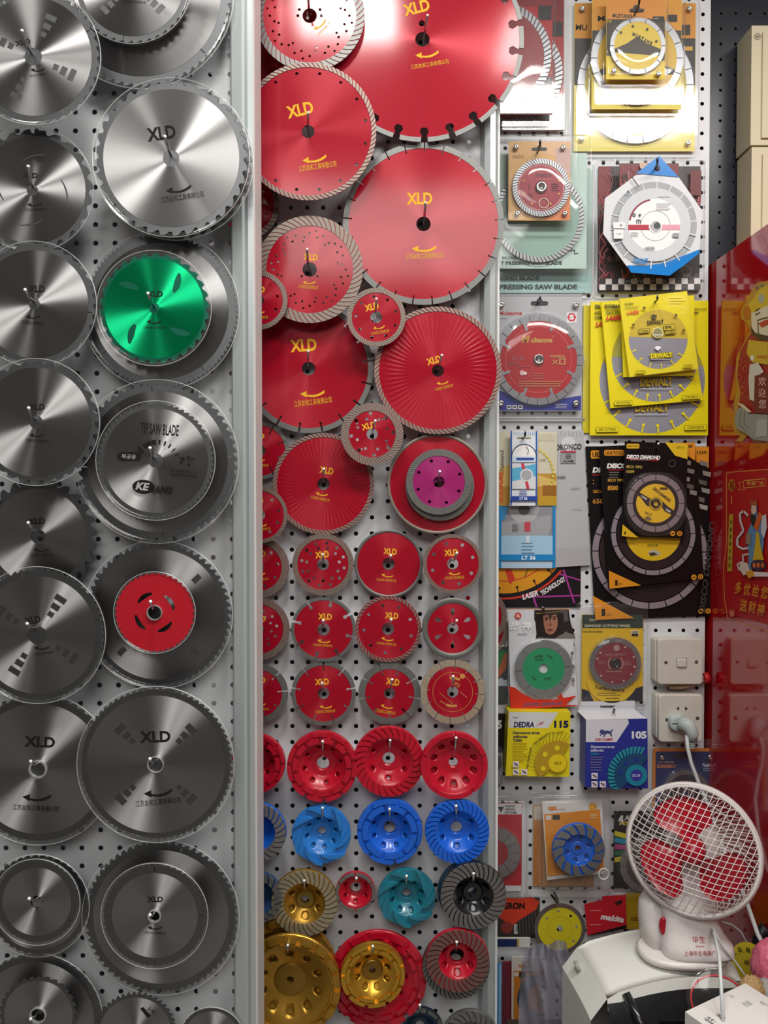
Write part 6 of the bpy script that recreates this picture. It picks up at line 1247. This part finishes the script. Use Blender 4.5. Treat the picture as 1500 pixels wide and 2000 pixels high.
# white carton with handwriting
q = [at(1338, 1976, .93), at(1456, 1950, .99)]
bx = root('white_carton', 'small white carton with handwritten marks, in front of the black printer front', 'box', at(1338, 1976, .93) + Vector((0, 0, -.12)), (0, 0, 0))
b = MB(); WC = mat('carton_white', '#d9d8d4', .5, noise=.03); a_ = at(1338, 1976, .93); b_ = at(1455, 1952, .985); e = b_ - a_; e.z = 0; u_ = e.normalized(); n_ = Vector((u_.y, -u_.x, 0)); o0 = bx.location
c4 = [a_, Vector((b_.x, b_.y, a_.z)), Vector((b_.x, b_.y, a_.z)) + n_ * .09, a_ + n_ * .09]
tp = [c - o0 for c in c4]; bt = [c - Vector((0, 0, .12)) for c in tp]
for c in tp + bt: b.v.append(tuple(c))
b.face((3, 2, 1, 0), WC)
for i in range(4): j = (i + 1) % 4; b.face((i, j, j + 4, i + 4), WC)
b.face((4, 5, 6, 7), WC); b.build('carton_body', bx)
b = MB()
def onq(u, v): return tp[0] + (tp[1] - tp[0]) * u + (tp[3] - tp[0]) * v + Vector((0, 0, .0004))
rr = random.Random(4)
for t, u, v, su, sv in (('金牛', .12, .28, .10, .14), ('切割', .13, .50, .13, .16), ('片', .27, .30, .07, .12), ('小', .66, .10, .05, .09), ('合金', .70, .30, .11, .10), ('号', .86, .42, .06, .1)):
    vs, fs = glyphs(t, .0, 0.); base = len(b.v)
    for x, y in vs: b.v.append(tuple(onq(u + x * su, v - y * sv)))
    for f_ in fs: b.face([base + i for i in f_], ink('#4a4a50') if u < .5 else ink('#9a9a9c'))
b.build('handwriting', bx)
# clear pack with a red ring lying against the printer
o = root('clear_disc_pack', 'clear pack with a red ring leaning on the black printer front', 'pack', at(1405, 1957, 1.005), (R(60), 0, R(-8))); b = MB(); b.tube3([Vector((.036 * cos(2 * pi * i / 40), .030 * sin(2 * pi * i / 40), 0)) for i in range(41)], .0014, mat('red_ring', '#c01c2c', .4), 8, False); b.build('red_ring', o)
b = MB(1405, 1960, .00072); b.lathe(1405, 1960, [(58, 0), (56, .002), (50, .003), (.1, .003)], clear('clear_film_flat', opac=.015, rough=.08, bump=.25), 48); b.build('clear_shell', o)
# yellow tag, pink ornament
o = wroot('yellow_round_tag', 'yellow round disc with dark writing beside the pink ornament', 'disc', 1462, 1880, 1.10, tilt=(-12, -25)); k = scl(1462, 1880, 1.10); g = MB(1462, 1880, k)
g.plate([circ(1462, 1882, 33, 48, 38)], -.003, 0, mat('yellow_tag', '#c4b426', .5), back=True); g.z = 0; g.ring(1462, 1882, 20, 21, '#9a8a18')
for i, t in enumerate('精品轴承'): x, y = pol(1459, 1884, 27, R(150 - i * 32)); g.text(t, x, y, 8, 9, '#2e2a12', rot=60 - i * 32)
g.text('中15', 1464, 1878, 20, 10, '#3a3414', rot=30); g.build('tag_disc', o)
o = root('pink_ornament', 'pink beaded ornament with tan and grey tufts, at the lower corner', 'ornament', at(1495, 1985, 1.0), (0, 0, 0)); q0 = o.location.copy()
def blob(nm, px, py, Y, r_, m, n, sc=(1, 1, 1), bead=.005):
    b = MB(); c = at(px, py, Y) - q0; rr = random.Random(px)
    import bmesh as bmx
    bm = bmx.new(); bmx.ops.create_icosphere(bm, subdivisions=4, radius=1)
    for v in bm.verts:
        d = v.co.normalized(); ph = sin(d.x * n) * sin(d.z * n + 2); h = 1 + bead / r_ * (abs(ph) ** .5)
        v.co = Vector((d.x * r_ * sc[0], d.y * r_ * sc[1], d.z * r_ * sc[2])) * h + c
    me = bpy.data.meshes.new(nm); bm.to_mesh(me); bm.free(); me.materials.append(m)
    for p_ in me.polygons: p_.use_smooth = True
    x = bpy.data.objects.new(nm, me); COL.objects.link(x); x.parent = o
blob('pink_body', 1508, 1888, 1.02, .026, mat('pink_beads', '#d0667e', .4, bump=.6, nscale=200), 26, (.9, .8, 1.25))
blob('tan_tuft', 1468, 1940, .99, .014, mat('tan_fibre', '#b08f62', .7, bump=.8, nscale=300), 14, (1, .8, 1.3), .005)
blob('grey_tuft', 1500, 1965, 1.0, .026, mat('grey_fibre', '#9a9b96', .7, bump=.8, nscale=300), 12, (1, .8, 1.2), .006)
# dark cable behind
o = root('dark_bundle', 'dark cable bundle behind the yellow tag against the red side', 'cable', at(1490, 1830, 1.16), (0, 0, 0)); q0 = o.location.copy(); b = MB()
b.tube3([at(x, y, 1.148) - q0 for x, y in ((1478, 1860), (1482, 1835), (1490, 1815), (1505, 1830), (1520, 1850))], .009, mat('black_rubber', '#15151a', .5), 10); b.build('cable_loop', o)
# hazy plastic bag
bag = root('plastic_bag', 'hazy grey plastic bag hanging between the packs and the printer', 'bag', at(1090, 1920, 1.16), (0, 0, 0)); q0 = bag.location.copy()
HZ = clear('hazy_plastic', tint='#b9b8c4', opac=.46, haze='#a4a5b4', rough=.4, bump=0, nscale=25)
edgeL = [(1028, 1850), (1020, 1880), (1016, 1920), (1014, 1960), (1012, 2040)]; edgeR = [(1105, 1836), (1112, 1870), (1130, 1915), (1150, 1960), (1175, 2040)]
b = MB(); rows = []
NU, NV = 22, 24
def pick(E, t):
    i = min(int(t * (len(E) - 1)), len(E) - 2); f = t * (len(E) - 1) - i; return (E[i][0] + (E[i + 1][0] - E[i][0]) * f, E[i][1] + (E[i + 1][1] - E[i][1]) * f)
for i in range(NV + 1):
    t = i / NV; a_, c_ = pick(edgeL, t), pick(edgeR, t); row = []
    for j in range(NU + 1):
        s_ = j / NU; x, y = a_[0] + (c_[0] - a_[0]) * s_, a_[1] + (c_[1] - a_[1]) * s_ + (3 * sin(s_ * 14) if i == 0 else 0)
        row.append(at(x, y, 1.20 - .035 * sin(pi * s_) + .006 * sin(s_ * 19 + t * 5) + .004 * sin(s_ * 33 - t * 9)))
    rows.append(row)
ids = []
for row in rows:
    r_ = []
    for v in row: b.v.append(tuple(v - q0)); r_.append(len(b.v) - 1)
    ids.append(r_)
for P_, Q_ in zip(ids, ids[1:]):
    for j in range(NU): b.face((P_[j], P_[j + 1], Q_[j + 1], Q_[j]), HZ, True)
b.build('bag_front', bag)

# ------------------------------------------------------------------ beige wall boxes, glossy red cabinet with posters
BEI = mat('beige_enamel_box', '#cfc5a6', .45, noise=.03)
for y0, y1, lb in ((85, 311, 'beige metal wall box with a small round mark, upper of the two'), (313, 520, 'beige metal wall box, lower of the two above the red cabinet')):
    a_ = at(1440, y0, 1.415); c_ = at(1440, y1, 1.415)
    o = root('wall_box', lb, 'meter box', (a_.x + .09, 1.415, c_.z), (0, 0, 0)); b = MB(); h = a_.z - c_.z
    b.box(-.09, -.055, 0.001, .09, 0, h - .001, BEI); b.build('box_body', o)
    b = MB(); b.box(-.072, -.059, .012, .085, -.055, h - .014, BEI); b.build('front_cover', o)
    if y0 < 100:
        b = MB(-0.066 * 0, 0, 1); n = 24
        for rr0, rr1, cc in ((.0, .0062, '#b8af94'), (.0050, .0056, '#3a3a3a')):
            I = []; O = []
            for i in range(n): a = 2 * pi * i / n; b.v.append((-.080 + rr1 * cos(a), -.0552 - .0002 * (rr0 > 0), h - .020 + rr1 * sin(a))); O.append(len(b.v) - 1)
            if rr0:
                for i in range(n): a = 2 * pi * i / n; b.v.append((-.080 + rr0 * cos(a), -.0554, h - .020 + rr0 * sin(a))); I.append(len(b.v) - 1)
                for i in range(n): j = (i + 1) % n; b.face((O[i], O[j], I[j], I[i]), ink(cc))
            else: b.face(O, ink(cc))
        vs, fs = glyphs('CCC', .03, 0.); base = len(b.v)
        for u, v in vs: b.v.append((-.080 + u * .007, -.0555, h - .020 + v * .004))
        for f_ in fs: b.face([base + i for i in f_], ink('#3a3a3a'))
        b.build('round_mark', o)
XC = .5775
REDG = mat('gloss_red_panel', '#a80f18', .09, 0., spec=.6, coat=.6, crough=.04, noise=.06, nscale=4)
cab = root('red_cabinet', 'tall glossy red cabinet side with two posters stuck on it', 'cabinet', (XC + .25, 1.14, 0), (0, 0, 0))
b = MB(); b.box(-.25, -.30, 0, .25, .265, CZ + .407, REDG); b.build('cabinet_body', cab)
class MBX(MB):
    """photo pixels projected on the vertical plane x = XC; height z stands off towards the aisle"""
    def __init__(s, org): super().__init__(0, 0, 1); s.org = org
    def P(s, x, y, z):
        d = ray(x, y); q = Vector((0, 0, CZ)) + d * ((XC - z) / d.x); q -= s.org; s.v.append(tuple(q)); return len(s.v) - 1
org = at(1450, 860, 1.2); org.x = XC
o = root('wall_sticker', 'cut-out sticker of a smiling bearded figure in a gold hat with a welcome sign', 'sticker', org, (0, 0, 0)); b = MBX(org); b.z = .0006
b.poly([(1500, 548), (1480, 552), (1468, 566), (1458, 590), (1448, 604), (1447, 622), (1460, 632), (1466, 645), (1452, 670), (1438, 700), (1436, 735), (1440, 760), (1432, 790), (1436, 812), (1430, 825), (1434, 845), (1446, 852), (1436, 862), (1450, 863), (1462, 848), (1475, 862), (1500, 860)], '#b98a2c')
b.poly([(1500, 640), (1466, 650), (1446, 685), (1440, 730), (1446, 770), (1442, 800), (1460, 812), (1500, 812)], '#9c1420'); b.poly([(1500, 556), (1484, 562), (1472, 582), (1458, 600), (1470, 616), (1500, 596)], '#cfae2c'); b.poly(circ(1459, 611, 8, 20, 14), '#b5621f'); b.poly(circ(1487, 583, 6, 20, 9), '#a8a49a'); b.disc(1479, 562, 3, '#6a5a8a', 12); b.disc(1488, 558, 3, '#4f7a4a', 12)
b.poly([(1467, 612), (1500, 596), (1500, 662), (1480, 656), (1468, 640)], '#d9cdb4'); b.poly([(1465, 634), (1474, 650), (1500, 656), (1500, 664), (1484, 664), (1468, 652)], '#3a2c22'); b.poly([(1481, 632), (1492, 626), (1500, 624), (1500, 634), (1488, 640)], '#b0242c'); b.line([(1479, 626), (1490, 622), (1500, 620)], 2.4, '#3a2c22'); b.line([(1480, 628), (1481, 652)], 1.6, '#3a2c22'); b.line([(1474, 608), (1484, 602)], 2, '#3a2c22'); b.line([(1475, 615), (1484, 610)], 2, '#2a201a')
b.poly([(1462, 664), (1500, 668), (1500, 712), (1470, 708), (1458, 690)], '#c9a82a'); b.poly(circ(1469, 699, 3.6, 16, 6), '#e4e0d4'); b.text('招财进宝', 1488, 697, 20, 6, '#c8581e'); b.poly([(1464, 712), (1480, 708), (1492, 726), (1480, 734), (1474, 734), (1476, 785), (1464, 780), (1462, 740)], '#d2cdbd')
for x, y in ((1445, 707), (1444, 737), (1455, 720), (1450, 762)): b.poly(circ(x, y, 4.4, 18, 7), '#c4502c', [circ(x, y, 3.2, 18, 5.4)])
b.poly([(1474, 734), (1500, 728), (1500, 808), (1472, 806)], '#6e1820')
for i, c in enumerate('欢迎您'): b.text(c, 1489, 745 + i * 22, 15, 17, '#d8a8a0', bold=.01)
b.poly([(1500, 810), (1462, 808), (1452, 796), (1440, 798), (1434, 820), (1440, 838), (1456, 846), (1470, 858), (1500, 862)], '#8f9088'); b.line([(1446, 802), (1444, 830), (1458, 842)], 1.6, '#6c6e68'); b.line([(1454, 800), (1453, 826), (1462, 836)], 1.6, '#6c6e68'); b.poly([(1440, 786), (1452, 790), (1468, 804), (1462, 806), (1448, 796)], '#cfc6a0'); b.poly([(1478, 820), (1498, 818), (1497, 852), (1476, 854)], '#a9a9a0')
b.build('printed_sheet', o)
org2 = at(1450, 1040, 1.2); org2.x = XC
o = root('wall_poster', 'red poster with a gold outline, a robed figure and two lines of gold characters', 'poster', org2, (0, 0, 0)); b = MBX(org2); b.z = .0004
G = '#d9933f'
b.poly([(1412, 920), (1520, 914), (1520, 1226), (1414, 1196), (1408, 1170), (1408, 1110)], '#b0121a'); b.line([(1520, 915), (1419, 923), (1419, 1060), (1413, 1110), (1415, 1170), (1421, 1207), (1520, 1240)], 1.4, G)
b.poly(circ(1429, 948, 6.6, 24, 12), '#b98a1e'); b.text('福', 1429, 948, 10, 18, '#8c1a14'); b.poly([(1452, 938), (1495, 934), (1495, 950), (1452, 954)], G, [[(1453, 940), (1494, 936), (1494, 948.6), (1453, 952.4)]]); b.text('财源广进', 1475, 944, 32, 9, G); b.line([(1452, 942), (1442, 942), (1447, 950), (1442, 957), (1456, 956)], 1, G); b.rect(1428, 968, 1430, 984, G)
b.poly([(1424, 1004), (1432, 1004), (1430, 1116), (1420, 1116)], '#b8962a')
for i, c in enumerate('恭喜发财大吉利'): b.text(c, 1428 - i * .6, 1020 + i * 14, 4, 8, '#4a3a10')
b.line([(1461, 1007), (1452, 998), (1445, 1003), (1446, 1018), (1452, 1036), (1440, 1052), (1440, 1066), (1450, 1072), (1464, 1070)], 4, '#cfc8cc'); b.line([(1464, 1082), (1450, 1084), (1452, 1096), (1440, 1102), (1444, 1114)], 3, '#cfc8cc')
b.poly([(1467, 985), (1478, 985), (1479, 1008), (1490, 1020), (1492, 1060), (1488, 1088), (1462, 1118), (1462, 1070), (1458, 1060), (1460, 1040), (1468, 1020)], '#5b86ac'); b.poly([(1466, 1004), (1476, 1006), (1477, 1018), (1471, 1030), (1466, 1020)], '#26201e'); b.poly(circ(1472, 995, 5, 16, 9), '#d9b8a4'); b.poly([(1466, 978), (1478, 978), (1479, 987), (1466, 987)], '#a0542a'); b.poly([(1482, 1000), (1489, 1004), (1480, 1038), (1472, 1030)], '#cf5a20'); b.poly([(1488, 1008), (1496, 1004), (1498, 1030), (1492, 1052), (1486, 1040)], '#c8c4c8'); b.poly([(1458, 1040), (1467, 1044), (1466, 1064), (1456, 1062)], '#8a7a6a'); b.poly([(1477, 1040), (1482, 1040), (1486, 1070), (1492, 1094), (1470, 1094), (1474, 1070)], '#d0a81c'); b.poly(circ(1481, 1104, 15, 24, 11), '#3c2440'); [b.poly(circ(1473 + 8 * i, 1104, 3.2, 14, 5), '#cf6a2c') for i in range(3)]; b.poly([(1446, 1096), (1460, 1100), (1466, 1118), (1452, 1124), (1444, 1112)], '#d9c4b8'); b.poly([(1462, 1116), (1500, 1118), (1500, 1126), (1466, 1126)], '#e0d0cc'); b.poly([(1456, 1118), (1468, 1112), (1474, 1124), (1462, 1130)], '#d9982c')
for i, c in enumerate('多优给您'): b.text(c, 1442 + i * 17, 1148 + i * 3, 13, 24, '#cf8f22', rot=-8, bold=.015)
for i, c in enumerate('送财神'): b.text(c, 1452 + i * 17, 1182 + i * 4, 14, 24, '#cf8f22', rot=-8, bold=.015)
b.rect(1425, 1192, 1434, 1204, '#c86a4a'); b.text('多优工具', 1476, 1208, 16, 3, '#5a1410', rot=-6)
b.build('printed_sheet', o)
